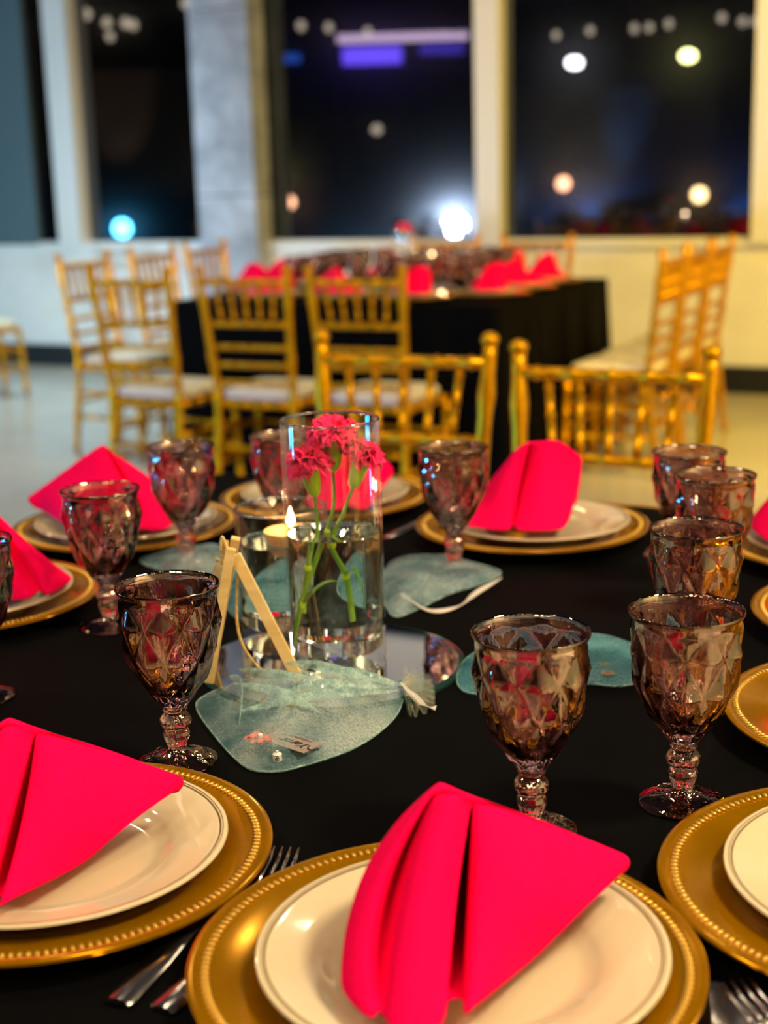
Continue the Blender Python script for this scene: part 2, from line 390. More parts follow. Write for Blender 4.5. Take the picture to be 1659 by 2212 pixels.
def standing(p, r, mat, label):  # globes on added stands; orange and amber ones stand for mirrored candles
    t = thing('stand_light', label, 'lamp', (p[0], p[1], 0))
    MB().lathe([(0.13, 0.0), (0.13, 0.015), (0.012, 0.03), (0.012, p[2])], 14).build('stand', M['cord'], t)
    MB().ball((0, 0, p[2] + r * 0.8), r, 12, 8, 1.0).build('globe', mat, t)
standing((-5.26, 1.19, 1.06), 0.075, e_c, 'small orange candle light on an added stand, mirrored in the middle of the wide pane')
standing((-3.87, 0.78, 0.90), 0.08, e_c2, 'small amber candle light on an added stand, mirrored low at the far right pane')
standing((-8.98, 0.70, 0.91), 0.075, e_c, 'small orange candle light on an added stand, mirrored low beside the stone column')
standing((-9.25, 0.86, 1.22), 0.10, e_yel, 'yellow lamp on a thin stand, mirrored at the edge of the stone column')
standing((-8.0, 0.19, 1.76), 0.06, e_f, 'pinkish lamp on a tall stand, mirrored over the far table')
# the bar with its lit pink and purple canopy
bar = thing('bar_canopy', 'dark bar canopy with a pink strip over purple light panels', 'canopy', (-10.2, -5.3, 0), radians(-25))
MB().box((0, -0.5, 3.27), (2.4, 0.9, 0.62)).build('soffit', M['ceiling'], bar, smooth=False)
MB().box((0, -0.035, 3.40), (2.1, 0.03, 0.12)).build('pink_strip', emis('pink_strip', (1.0, 0.62, 0.72, 1), 5.5), bar, smooth=False)
MB().box((-0.50, -0.035, 3.13), (0.95, 0.03, 0.26)).build('purple_panel', emis('purple_panel', (0.22, 0.10, 1.0, 1), 6.5), bar, smooth=False)
MB().box((0.62, -0.035, 3.20), (0.7, 0.03, 0.16)).build('purple_panel', emis('purple_panel_dim', (0.16, 0.08, 0.9, 1), 2.0), bar, smooth=False)
MB().box((-2.0, -0.035, 3.13), (0.7, 0.03, 0.14)).build('blue_panel', emis('blue_panel', (0.06, 0.2, 0.9, 1), 2.0), bar, smooth=False)
MB().box((-0.2, -0.45, 0.55), (2.6, 0.6, 1.1)).build('counter', M['ceiling'], bar, smooth=False)
for sx in (-1.15, 1.15): MB().box((sx, -0.6, 1.6), (0.1, 0.5, 3.0)).build('post', M['ceiling'], bar, smooth=False)
# added wash lights on added screens, for the lit wall areas the panes mirror
def screen(p, w, h_, z, mat, label):
    t = thing('added_screen', label, 'screen', (p[0], p[1], 0), radians(-20))
    MB().box((0, 0, z), (w, 0.05, h_)).build('panel', mat, t, smooth=False)
    for sx in (-1, 1): MB().box((sx * (w / 2 - 0.05), -0.04, (z + h_ / 2) / 2), (0.05, 0.05, z + h_ / 2)).build('post', M['cord'], t, smooth=False)
spot('olive_wash', (-6.0, -2.2, 0.1), (-6.4, -3.0, 1.5), 420, (1.0, 0.8, 0.3), 60, 1.0)
spot('blue_wash', (-5.8, -2.2, 0.1), (-5.85, -3.0, 1.75), 700, (0.05, 0.4, 1.0), 24, 1.0)
spot('tan_wash', (-11.5, 1.4, 0.1), (-11.8, 0.2, 2.3), 400, (1.0, 0.6, 0.3), 26, 0.6)
screen((-6.1, -3.0), 3.0, 2.0, 1.35, M['hall_wall'], 'added plain screen catching warm and blue light, mirrored in the wide pane')
screen((-11.6, 0.1), 1.6, 1.6, 1.9, M['hall_wall'], 'added tall screen catching tan light, mirrored beside the stone column')

# ceiling downlights over the near half of the hall
e_dl = emis('downlight_lens', (1.0, 0.84, 0.58, 1), 44, True)
dl_ring = MB().lathe([(0.14, 0.0), (0.165, -0.004), (0.165, -0.012), (0.143, -0.012), (0.14, -0.03)], 20, cap0=False, cap1=False).mesh('downlight_ring', M['frame_paint'])
dl_lens = MB().lathe([(0.001, -0.008), (0.14, -0.008)], 20, cap0=False, cap1=False).mesh('downlight_lens', e_dl, fix=False)
for i, (x, y) in enumerate([(x, y) for y in (-3.2, -0.4, 2.4, 5.2) for x in (-4.6, -1.8, 1.0, 2.8)]):
    t = thing('ceiling_downlight', 'round warm downlight set in the dark ceiling overhead', 'downlight', (x, y, ZC), 0, 'ceiling downlights')
    link('trim_ring', dl_ring, t); link('lens', dl_lens, t)
# strings of bulbs added overhead and behind the camera for glints in the glasses
e_s = emis('glint_bulb', (1.0, 0.72, 0.36, 1), 140, True)
bulb2 = MB().ball((0, 0, 0), 0.019, 8, 6, 1.2).mesh('glint_bulb', e_s)
for k, (a, b, n_) in enumerate((((-2.3, -2.2, 3.2), (3.2, -1.4, 3.2), 15), ((-2.2, 0.1, 3.3), (3.2, 0.9, 3.3), 15), ((-1.6, -0.9, 3.0), (2.6, -3.4, 3.0), 12))):
    t = thing('string_lights', ('added string of warm bulbs under the ceiling behind the viewer', 'added string of warm bulbs under the ceiling above the near table', 'added string of warm bulbs slung crosswise behind the viewer')[k], 'string lights')
    w_ = MB(); pv = None
    for i in range(n_):
        q = i / (n_ - 1); p = Vector(a).lerp(Vector(b), q); p.z -= 0.35 * (1 - (2 * q - 1) ** 2)
        link('bulb', bulb2, t, p)
        if pv is not None: w_.tube([pv + Vector((0, 0, 0.04)), p + Vector((0, 0, 0.04))], 0.004, 5)
        pv = p
    for p in (a, b): w_.tube([Vector(p) + Vector((0, 0, 0.04)), (p[0], p[1], ZC)], 0.003, 5)
    w_.build('wire', M['cord'], t)
spot('side_wall_fill', (1.9, 1.2, 4.0), (3.6, 1.6, 1.2), 1500, (1.0, 0.74, 0.30), 110, 0.9, 0.10)  # added light on the unseen side wall, brightens reflections in the glasses
# ------------------------------------------------------------------ tables under black cloths
TT = 0.76
def table(cx, cy, sx, sy, lab_t, lab_c):
    t = thing('banquet_table', lab_t, 'table', (cx, cy, 0))
    MB().box((0, 0, TT - 0.018), (sx - 0.02, sy - 0.02, 0.03)).build('tabletop', M['wood'], t, smooth=False)
    for a in (-1, 1):
        for b in (-1, 1):
            MB().tube([(a * (sx / 2 - 0.12), b * (sy / 2 - 0.12), 0), (a * (sx / 2 - 0.12), b * (sy / 2 - 0.12), TT - 0.03)], 0.016, 8).build('leg', M['cord'], t)
    # cloth: flat top, rounded edge, folds that open towards the hem
    n = 240; rc = 0.035; pts = []
    per = 2 * (sx + sy)
    for k in range(n):
        s = per * k / n
        if s < sx: p = (-sx / 2 + s, -sy / 2, 0, -1)
        elif s < sx + sy: p = (sx / 2, -sy / 2 + s - sx, 1, 0)
        elif s < 2 * sx + sy: p = (sx / 2 - (s - sx - sy), sy / 2, 0, 1)
        else: p = (-sx / 2, sy / 2 - (s - 2 * sx - sy), -1, 0)
        # blend the outward direction around corners
        x, y = p[0], p[1]
        nx = max(-1, min(1, (abs(x) - (sx / 2 - 0.14)) / 0.14)) * (1 if x > 0 else -1) if abs(x) > sx / 2 - 0.14 else 0
        ny = max(-1, min(1, (abs(y) - (sy / 2 - 0.14)) / 0.14)) * (1 if y > 0 else -1) if abs(y) > sy / 2 - 0.14 else 0
        l = math.hypot(nx, ny) or 1
        pts.append((x, y, nx / l, ny / l, s))
    rings = [(-0.02, 0.001, 0.0), (0.0, 0.0, 0.0), (0.006, -0.006, 0.0), (0.008, -0.02, 0.05), (0.012, -0.12, 0.25), (0.022, -0.32, 0.55), (0.035, -0.55, 0.85), (0.045, -(TT - 0.012), 1.0)]
    v = []; f = []
    for (off, dz, am) in rings:
        for (x, y, nx, ny, s) in pts:
            w = am * (0.020 * sin(s * 17.0 + 0.6 * sin(s * 5)) + 0.010 * sin(s * 41.0 + 1.3))
            o = off + w
            v.append((x + nx * o, y + ny * o, TT + 0.001 + dz))
    for i in range(len(rings) - 1):
        for k in range(n):
            f.append((i * n + k, i * n + (k + 1) % n, (i + 1) * n + (k + 1) % n, (i + 1) * n + k))
    f.append(tuple(range(n)))
    c = MB().add(v, f).build('tablecloth', M['cloth'], None, sharp=None, loc=(cx, cy, 0))
    tag(c, lab_c, 'tablecloth')
table(-0.665, 1.33, 1.52, 1.52, 'square banquet table hidden under the near black cloth', 'black tablecloth on the near table, set with the large plates')
table(-2.83, 5.93, 1.50, 1.42, 'square banquet table hidden under the far black cloth', 'black floor-length tablecloth on the far table by the windows')
ZT = TT + 0.002

# ------------------------------------------------------------------ measured places and napkin folds (metres)
SETTINGS={'A':(-0.3395,0.7536),'B':(-0.6704,0.7747),'C':(-0.0893,0.9671),'D':(-0.6896,1.8593),'E':(-1.0593,1.9284),'F':(-1.2470,1.6619),'G':(-1.2159,1.2843),'H':(-0.1600,1.6120),'I':(-0.1206,1.3022),'J':(-0.2640,1.9030)}
GOBLETS={1:(-0.3634,0.9772),2:(-0.2684,1.0726),3:(-0.3269,1.3372),4:(-0.3675,1.5882),5:(-0.4293,1.7122),6:(-0.7191,1.6514),7:(-0.9733,1.6580),8:(-1.0673,1.5507),9:(-1.0022,1.2900),10:(-0.7016,0.9860),11:(-0.9827,1.0461)}
NAPKIN_A=[((-0.0223,0.0448,0.1145),(-0.0513,-0.0009,0.0741),(-0.0374,-0.0683,0.0360)),
 ((-0.0195,0.0372,0.1185),(-0.0388,-0.0326,0.0704),(-0.0223,-0.0909,0.0340)),
 ((-0.0179,0.0336,0.1196),(-0.0280,-0.0362,0.0698),(-0.0012,-0.1039,0.0340)),
 ((-0.0219,0.0394,0.1126),(-0.0344,-0.0037,0.0586),(0.0015,-0.0961,0.0340)),
 ((-0.0168,0.0341,0.1176),(-0.0108,-0.0322,0.0746),(0.0132,-0.1061,0.0340)),
 ((-0.0071,0.0344,0.1201),(0.0053,-0.0353,0.0749),(0.0272,-0.1049,0.0340)),
 ((-0.0001,0.0424,0.1135),(0.0125,-0.0184,0.0663),(0.0375,-0.0940,0.0340)),
 ((0.0005,0.0460,0.1091),(0.0113,-0.0078,0.0639),(0.0375,-0.0855,0.0340)),
 ((-0.0064,0.0638,0.0980),(-0.0100,0.0453,0.0328),(0.0325,-0.0707,0.0340)),
 ((-0.0069,0.0658,0.0974),(-0.0062,0.0505,0.0310),(0.0402,-0.0653,0.0340)),
 ((0.0011,0.0485,0.1068),(0.0191,-0.0039,0.0621),(0.0471,-0.0788,0.0340)),
 ((0.0044,0.0469,0.1088),(0.0310,-0.0092,0.0704),(0.0511,-0.0703,0.0360)),
 ((0.0248,0.0592,0.0977),(0.0492,0.0110,0.0690),(0.0577,0.0041,0.0260)),
 ((0.0558,0.0802,0.0789),(0.0667,0.0577,0.0611),(0.0753,0.0463,0.0414)),
 ((0.0828,0.1014,0.0593),(0.0879,0.0994,0.0545),(0.0861,0.0919,0.0479)),
 ((0.0782,0.1058,0.0570),(0.0805,0.1092,0.0484),(0.0775,0.1055,0.0403)),
 ((0.0512,0.0890,0.0744),(0.0338,0.1005,0.0600),(0.0226,0.0894,0.0360)),
 ((0.0201,0.0714,0.0915),(-0.0109,0.0895,0.0700),(-0.0199,0.0850,0.0360)),
 ((-0.0047,0.0591,0.1033),(-0.0356,0.0717,0.0700),(-0.0535,0.0628,0.0360)),
 ((-0.0183,0.0523,0.1121),(-0.0580,0.0494,0.0600),(-0.0670,0.0226,0.0360))]
NAPKIN_D=[((-0.0255,-0.0127,0.1180),(-0.0546,-0.0271,0.0664),(-0.0534,-0.1101,0.0380)),
 ((-0.0201,-0.0122,0.1255),(-0.0464,-0.0386,0.0687),(-0.0391,-0.1116,0.0350)),
 ((-0.0089,-0.0089,0.1341),(-0.0259,-0.0464,0.0745),(-0.0172,-0.1090,0.0330)),
 ((-0.0033,-0.0016,0.1371),(-0.0116,-0.0281,0.0763),(0.0040,-0.1014,0.0330)),
 ((-0.0040,0.0114,0.1360),(-0.0158,0.0011,0.0719),(-0.0000,-0.0753,0.0330)),
 ((0.0037,0.0018,0.1395),(-0.0007,-0.0205,0.0788),(0.0152,-0.0974,0.0330)),
 ((0.0178,0.0044,0.1425),(0.0240,-0.0283,0.0821),(0.0372,-0.0977,0.0330)),
 ((0.0387,0.0147,0.1359),(0.0462,-0.0106,0.0800),(0.0635,-0.0829,0.0330)),
 ((0.0537,0.0266,0.1247),(0.0586,0.0124,0.0762),(0.0699,-0.0559,0.0330)),
 ((0.0594,0.0362,0.1113),(0.0587,0.0403,0.0892),(0.0474,0.0458,0.0400)),
 ((0.0514,0.0434,0.1162),(0.0449,0.0670,0.0800),(0.0427,0.0603,0.0360)),
 ((0.0266,0.0356,0.1315),(0.0069,0.0760,0.0700),(-0.0043,0.0760,0.0360)),
 ((-0.0070,0.0233,0.1331),(-0.0513,0.0583,0.0700),(-0.0624,0.0583,0.0360)),
 ((-0.0259,0.0028,0.1191),(-0.0760,0.0069,0.0600),(-0.0894,0.0003,0.0360))]
NAPKIN_F=[((-0.1380,-0.0417,0.0586),(-0.1400,-0.0450,0.0542),(-0.1301,-0.0445,0.0457)),
 ((-0.1137,-0.0408,0.0748),(-0.1119,-0.0489,0.0544),(-0.0988,-0.0535,0.0376)),
 ((-0.0860,-0.0360,0.0937),(-0.0686,-0.0564,0.0641),(-0.0189,-0.1072,0.0360)),
 ((-0.0532,-0.0264,0.1194),(-0.0293,-0.0525,0.0730),(0.0241,-0.1060,0.0340)),
 ((-0.0285,-0.0164,0.1388),(0.0071,-0.0456,0.0809),(0.0562,-0.1014,0.0330)),
 ((-0.0275,-0.0070,0.1358),(0.0144,-0.0263,0.0760),(0.0764,-0.0915,0.0330)),
 ((-0.0290,-0.0010,0.1326),(0.0105,-0.0060,0.0701),(0.0777,-0.0714,0.0330)),
 ((-0.0224,-0.0044,0.1315),(0.0298,-0.0120,0.0741),(0.1027,-0.0737,0.0330)),
 ((-0.0198,0.0013,0.1245),(0.0298,0.0081,0.0699),(0.1158,-0.0564,0.0360)),
 ((-0.0298,0.0120,0.1205),(0.0270,0.0581,0.0600),(0.0717,0.0356,0.0360)),
 ((-0.0454,0.0154,0.1245),(-0.0132,0.0716,0.0700),(-0.0065,0.0805,0.0360)),
 ((-0.0693,0.0103,0.1150),(-0.0602,0.0538,0.0700),(-0.0624,0.0583,0.0360)),
 ((-0.1134,-0.0139,0.0812),(-0.1050,0.0204,0.0550),(-0.0894,0.0226,0.0360))]
NAPKIN_G=[((-0.0126,-0.0018,0.1590),(-0.0577,-0.0287,0.1010),(-0.1081,-0.0408,0.0360)),
 ((-0.0031,-0.0038,0.1624),(-0.0156,-0.0413,0.1047),(-0.0121,-0.0817,0.0330)),
 ((0.0044,-0.0023,0.1632),(0.0185,-0.0355,0.1034),(0.0464,-0.0832,0.0330)),
 ((0.0055,0.0027,0.1617),(0.0502,-0.0197,0.0996),(0.0854,-0.0487,0.0330)),
 ((0.0031,0.0082,0.1598),(0.0614,-0.0052,0.0913),(0.1221,-0.0269,0.0330)),
 ((-0.0031,0.0163,0.1571),(0.0542,0.0202,0.0827),(0.1143,0.0027,0.0330)),
 ((0.0061,0.0097,0.1591),(0.0794,0.0126,0.0845),(0.1347,-0.0019,0.0330)),
 ((0.0046,0.0157,0.1549),(0.0707,0.0351,0.0863),(0.1214,0.0581,0.0360)),
 ((-0.0084,0.0293,0.1489),(0.0360,0.0625,0.0600),(0.0673,0.0669,0.0360)),
 ((-0.0234,0.0330,0.1506),(-0.0244,0.0716,0.0700),(-0.0177,0.0805,0.0360)),
 ((-0.0292,0.0190,0.1507),(-0.0804,0.0271,0.0600),(-0.0983,0.0182,0.0360))]
NAPKIN_E=[((0.0009,0.0005,0.0655),(-0.0105,-0.0097,0.0357),(0.0458,-0.1341,0.0360)),
 ((0.0117,0.0013,0.0778),(0.0132,-0.0269,0.0446),(0.0683,-0.1442,0.0330)),
 ((0.0281,0.0095,0.0861),(0.0404,-0.0246,0.0460),(0.0970,-0.1405,0.0330)),
 ((0.0303,0.0240,0.0858),(0.0326,0.0162,0.0371),(0.0987,-0.1116,0.0330)),
 ((0.0444,0.0176,0.0893),(0.0641,-0.0084,0.0443),(0.1264,-0.1270,0.0330)),
 ((0.0596,0.0273,0.0862),(0.0761,0.0154,0.0402),(0.1304,-0.0942,0.0330)),
 ((0.0825,0.0454,0.0716),(0.0889,0.0441,0.0501),(0.0837,0.0371,0.0311)),
 ((0.0859,0.0560,0.0602),(0.0898,0.0558,0.0530),(0.0865,0.0519,0.0417)),
 ((0.0721,0.0581,0.0686),(0.0315,0.0715,0.0700),(0.0315,0.0715,0.0360)),
 ((0.0319,0.0493,0.0805),(-0.0356,0.0717,0.0700),(-0.0356,0.0717,0.0360)),
 ((0.0001,0.0224,0.0687),(-0.0760,0.0181,0.0600),(-0.0849,0.0137,0.0360))]
VASE_TALL=(-0.6948,1.2797)
BAG_FRONT=[(-0.7558,1.0983),(-0.7678,1.1291),(-0.7588,1.1670),(-0.7301,1.2021),(-0.6862,1.2315),(-0.6351,1.2368),(-0.5943,1.2239),(-0.5821,1.2048),(-0.5648,1.1453),(-0.5666,1.0716),(-0.5942,1.0099),(-0.6165,0.9921),(-0.6450,0.9999),(-0.7000,1.0445)]
BAG_BACKRIGHT=[(-0.8033,1.6167),(-0.8097,1.6783),(-0.7711,1.7052),(-0.7106,1.6898),(-0.6563,1.6571),(-0.6609,1.6007),(-0.6812,1.5453),(-0.6912,1.4719),(-0.7058,1.4390),(-0.7508,1.5064)]
BAG_RIGHT=[(-0.5438,1.2526),(-0.5668,1.3189),(-0.5605,1.3817),(-0.5230,1.4254),(-0.4697,1.4583),(-0.4323,1.4486),(-0.4005,1.4193),(-0.3764,1.3438),(-0.3931,1.3111),(-0.4250,1.3056),(-0.4732,1.2893),(-0.5132,1.2393)]
BAG_BACKLEFT=[(-1.1374,1.5402),(-1.1363,1.5847),(-1.0923,1.6167),(-1.0353,1.6163),(-0.9924,1.5885),(-0.9737,1.5344),(-1.0200,1.5172),(-1.0731,1.5095)]
BAG_BEHIND=[(-0.9697,1.4850),(-1.0043,1.5841),(-0.9689,1.6225),(-0.8848,1.5865),(-0.8239,1.5109),(-0.8143,1.4111),(-0.8423,1.3618),(-0.8826,1.3655)]

# ------------------------------------------------------------------ tableware
def charger_meshes():
    prof = [(0.001, 0.004), (0.095, 0.004), (0.108, 0.0065), (0.116, 0.0105), (0.128, 0.0145), (0.146, 0.0180), (0.1575, 0.0200), (0.1625, 0.0206), (0.1648, 0.0196),
            (0.1648, 0.0178), (0.158, 0.0165), (0.130, 0.0110), (0.112, 0.0045), (0.106, 0.0004), (0.001, 0.0004)]
    body = MB().lathe(prof, 112, cap0=False, cap1=False)
    beads = MB()
    for k in range(170):
        a = 2 * pi * k / 170
        b = MB().ball((0, 0, 0), 1.0, 6, 4)
        for p in b.v:
            x = 0.1530 + p[0] * 0.0036; y = p[1] * 0.0019; z = 0.0196 + p[2] * 0.0017
            beads.v.append((x * cos(a) - y * sin(a), x * sin(a) + y * cos(a), z))
        nb = len(beads.v) - len(b.v)
        beads.f += [tuple(i + nb for i in q) for q in b.f]
    return body.mesh('charger_body', M['gold_plate'], sharp=50), beads.mesh('charger_beads', M['gold_bead'], sharp=None, fix=False)
ch_body, ch_beads = charger_meshes()
def charger(label, p, rz=0, group=None):
    t = thing('charger_plate', label, 'charger plate', (p[0], p[1], ZT), rz, group)
    link('dish', ch_body, t)
    link('beaded_rim', ch_beads, t)['kind'] = 'stuff'
    return t
pl_prof = [(0.001, 0.0075), (0.072, 0.0075), (0.080, 0.0085), (0.087, 0.0130), (0.092, 0.0158), (0.105, 0.0185), (0.122, 0.0220), (0.1292, 0.0240), (0.1312, 0.0236), (0.1316, 0.0222), (0.128, 0.0200),
           (0.105, 0.0150), (0.090, 0.0110), (0.080, 0.0040), (0.074, 0.0032), (0.073, 0.0), (0.066, 0.0), (0.064, 0.003), (0.001, 0.003)]
pl_body = MB().lathe(pl_prof, 112, cap0=False, cap1=False).mesh('plate_body', M['plate'], sharp=60)
def ringline(r0, z0, r1, z1): return [(r0, z0), (r1, z1)]
pl_line = MB().lathe(ringline(0.1252, 0.02315, 0.1264, 0.02358), 112, cap0=False, cap1=False).lathe(ringline(0.1276, 0.02385, 0.1281, 0.02398), 112, cap0=False, cap1=False).mesh('plate_line', M['plate_line'], sharp=None, fix=False)
def plate(label, p, group=None):
    t = thing('dinner_plate', label, 'plate', (p[0], p[1], ZT + 0.0042), 0, group)
    link('dish', pl_body, t)
    link('rim_line', pl_line, t)
    return t

def goblet_meshes():
    # bowl: cut-diamond outside (creases follow the mesh), smooth inside
    n = 8; sub = 8; cols = n * 2 * sub
    prof = [(0.054, 0.0120), (0.060, 0.0165), (0.0685, 0.0228), (0.076, 0.0280), (0.083, 0.0322), (0.090, 0.0358), (0.097, 0.0388), (0.112, 0.0430), (0.125, 0.0446), (0.138, 0.0456), (0.150, 0.0460), (0.1655, 0.0460)]
    def rad(z):
        for (za, ra), (zb, rb) in zip(prof[:-1], prof[1:]):
            if z <= zb:
                t = max(0, (z - za) / (zb - za)); return ra + (rb - ra) * t
        return prof[-1][1]
    def srad(z): return (rad(z - 0.003) + rad(z) * 2 + rad(z + 0.003)) / 4
    node_z = [0.0545, 0.0640, 0.0790, 0.1030, 0.1340]      # half rows of the lattice
    rows = []
    for j in range(len(node_z) - 1):
        for s in range(sub):
            t = s / sub; rows.append((node_z[j] + (node_z[j + 1] - node_z[j]) * t, j + t))
    rows.append((node_z[-1], len(node_z) - 1.0))
    top = [(0.139, 4.2), (0.144, 4.4), (0.149, 4.65), (0.154, 4.95), (0.159, 5.3), (0.1635, 7.0), (0.1652, 7.0)]
    rows += top
    def hgt(i, v):
        u = i / (2.0 * sub); vv = v / 2.0
        a = (u + vv) % 1.0; b = (u - vv) % 1.0
        d = min(a, 1 - a, b, 1 - b) * 2
        fade = 1.0
        if v > 4.0: fade = max(0.0, 1 - (v - 4.0) / 1.5)
        if v < 0.8: fade *= v / 0.8
        return d * fade
    v = []; f = []
    for ri, (z, vj) in enumerate(rows):
        for i in range(cols):
            a = 2 * pi * i / cols
            s_ = min(1.0, srad(z) / 0.045)
            r = srad(z) - 0.0036 * s_ + 0.0048 * s_ * hgt(i, vj) if vj < 6.9 else srad(z) - 0.0004
            v.append((r * cos(a), r * sin(a), z))
    nr = len(rows)
    for j in range(nr - 1):
        for i in range(cols):
            a = j * cols + i; b = j * cols + (i + 1) % cols; c = (j + 1) * cols + (i + 1) % cols; d = (j + 1) * cols + i
            cell = (i // sub + j // sub) % 2
            if cell == 0: f += [(a, b, c), (a, c, d)]
            else: f += [(a, b, d), (b, c, d)]
    # rim and inside wall
    inner = [(0.0452, 0.1656), (0.0440, 0.1648), (0.0430, 0.160), (0.0424, 0.150), (0.0416, 0.138), (0.0404, 0.125), (0.0380, 0.112), (0.0330, 0.097), (0.0296, 0.090), (0.0256, 0.083), (0.0206, 0.076), (0.0145, 0.0705), (0.007, 0.0680), (0.0005, 0.0675)]
    base = (nr - 1) * cols
    for (r, z) in inner:
        k0 = len(v)
        for i in range(cols):
            a = 2 * pi * i / cols; v.append((r * cos(a), r * sin(a), z))
        for i in range(cols):
            f.append((base + i, base + (i + 1) % cols, k0 + (i + 1) % cols, k0 + i))
        base = k0
    f.append(tuple(range(base, base + cols)))
    f.append(tuple(reversed(range(cols))))
    bowl = MB().add(v, f).mesh('goblet_bowl', M['goblet'], True, 75)
    # stem with facetted knobs
    def facet(prof, n, amp=0.0):
        m = MB().lathe(prof, n); return m
    stem = MB().lathe([(0.0100, 0.0536), (0.0098, 0.0520), (0.0112, 0.0505), (0.0098, 0.0490), (0.0095, 0.0475), (0.0118, 0.0455), (0.0138, 0.0420), (0.0140, 0.0385), (0.0125, 0.0350), (0.0098, 0.0330),
                       (0.0092, 0.0322), (0.0112, 0.0305), (0.0122, 0.0275), (0.0115, 0.0235), (0.0100, 0.0195), (0.0088, 0.0175), (0.0084, 0.0150)], 12).mesh('goblet_stem', M['goblet_stem'], True, 22)
    foot = MB().lathe([(0.0082, 0.0148), (0.0088, 0.0135), (0.0110, 0.0112), (0.0170, 0.0085), (0.0260, 0.0062), (0.0330, 0.0042), (0.0352, 0.0028), (0.0350, 0.0012), (0.0330, 0.0002), (0.0200, 0.0010), (0.002, 0.0018)], 40).mesh('goblet_foot', M['goblet'], True, 60)
    return bowl, stem, foot
gb, gs, gf = goblet_meshes()
def goblet(label, p, rz, group=None, z=ZT):
    t = thing('goblet', label, 'goblet', (p[0], p[1], z), rz, group)
    link('bowl', gb, t); link('stem', gs, t); link('foot', gf, t)
    return t

# ------------------------------------------------------------------ folded napkins
def napkin_mesh(name, cols, ns=5, nt=14):
    C_ = [[Vector(p) for p in c] for c in cols]; n = len(C_)
    def cr(a, b, c, d, t):
        return 0.5 * ((2 * b) + (c - a) * t + (2 * a - 5 * b + 4 * c - d) * t * t + (3 * b - a - 3 * c + d) * t ** 3)
    ring = []
    for i in range(n):
        for s in range(ns):
            t = s / ns
            ring.append([cr(C_[i - 1][k], C_[i][k], C_[(i + 1) % n][k], C_[(i + 2) % n][k], t) for k in range(3)])
    m = len(ring); v = []; f = []
    for j in range(nt + 1):
        t = j / nt
        for (a, b, c) in ring:
            q = 2 * b - 0.5 * (a + c)
            p = a * (1 - t) ** 2 + q * 2 * t * (1 - t) + c * t * t
            p = Vector((p.x, p.y, max(p.z, 0.0125 + 0.004)))
            v.append(p)
    for j in range(nt):
        for i in range(m):
            f.append((j * m + i, j * m + (i + 1) % m, (j + 1) * m + (i + 1) % m, (j + 1) * m + i))
    # the folded top closes along the ridge
    for i in range(m // 2 - 1): f.append((i, i + 1, m - 2 - i, m - 1 - i) if i + 1 < m - 2 - i else (i, i + 1, m - 1 - i))
    return MB().add(v, f).mesh(name, M['napkin'], True, None)
def napkin(label, me, p, rz=0.0, group=None, z=ZT):
    o = link('napkin', me, None, (p[0], p[1], z), rz)
    so = o.modifiers.new('fold', 'SOLIDIFY'); so.thickness = 0.0016; so.offset = 0
    ss = o.modifiers.new('soft', 'SUBSURF'); ss.levels = 1; ss.render_levels = 1
    return tag(o, label, 'napkin', group)

# ------------------------------------------------------------------ near table: place settings
S = SETTINGS
charger('gold charger plate with beaded rim at the nearest place setting, front middle', S['A'])
charger('gold charger plate cut by the frame at lower left, beside the front setting', S['B'])
charger('gold charger plate at lower right under the plate without a napkin', S['C'])
charger('gold charger plate in front of the right-hand gold chair', S['D'])
charger('gold charger plate behind the tall flower vase', S['E'])
charger('gold charger plate under the napkin tent at far left of the near table', S['F'])
charger('gold charger plate at the left edge of the frame, halfway up the near table', S['G'])
charger('gold charger plate of which only a small rim shows at the right edge', S['H'])
charger('bare gold charger plate at the right edge behind the front right goblet', S['I'])
charger('gold charger plate at far right under the cut-off pink napkin', S['J'])
PS = {'A': (S['A'][0] + 0.010, S['A'][1] + 0.004), 'D': (S['D'][0] + 0.006, S['D'][1] + 0.003)}
def PP(k): return PS.get(k, S[k])
plate('cream dinner plate of the nearest setting, under the large pink napkin', PP('A'))
plate('cream dinner plate at lower left, cut by the frame, under a pink napkin', PP('B'))
plate('bare cream dinner plate at the lower right edge of the frame', (S['C'][0] + 0.012, S['C'][1] + 0.004))
plate('cream dinner plate in front of the right-hand gold chair', PP('D'))
plate('cream dinner plate behind the tall flower vase', PP('E'))
plate('cream dinner plate under the napkin tent at far left of the near table', PP('F'))
plate('cream dinner plate at the left edge, halfway up the near table', PP('G'))
plate('cream dinner plate at the far right edge, under the cut-off pink napkin', PP('J'))
nA = napkin_mesh('napkin_open_tent', NAPKIN_A); nD = napkin_mesh('napkin_standing', NAPKIN_D); nF = napkin_mesh('napkin_peaked', NAPKIN_F)
nG = napkin_mesh('napkin_sloped', NAPKIN_G); nE = napkin_mesh('napkin_low', NAPKIN_E)
napkin('large pink napkin folded to an open tent on the nearest plate', nA, S['A'])
napkin('pink napkin tent at lower left, cut by the frame', nA, (S['B'][0] - 0.012, S['B'][1] - 0.035), radians(6))
napkin('pink napkin standing on the plate before the right-hand gold chair', nD, S['D'])
napkin('pink napkin seen through the tall flower vase', nE, S['E'])
napkin('pink napkin with a sharp peak at far left of the near table', nF, S['F'])
napkin('pink napkin sloping down on the plate at the left edge', nG, S['G'])
napkin('pink napkin cut off by the right edge, behind the row of goblets', nD, (S['J'][0] - 0.035, S['J'][1] - 0.01), radians(8))
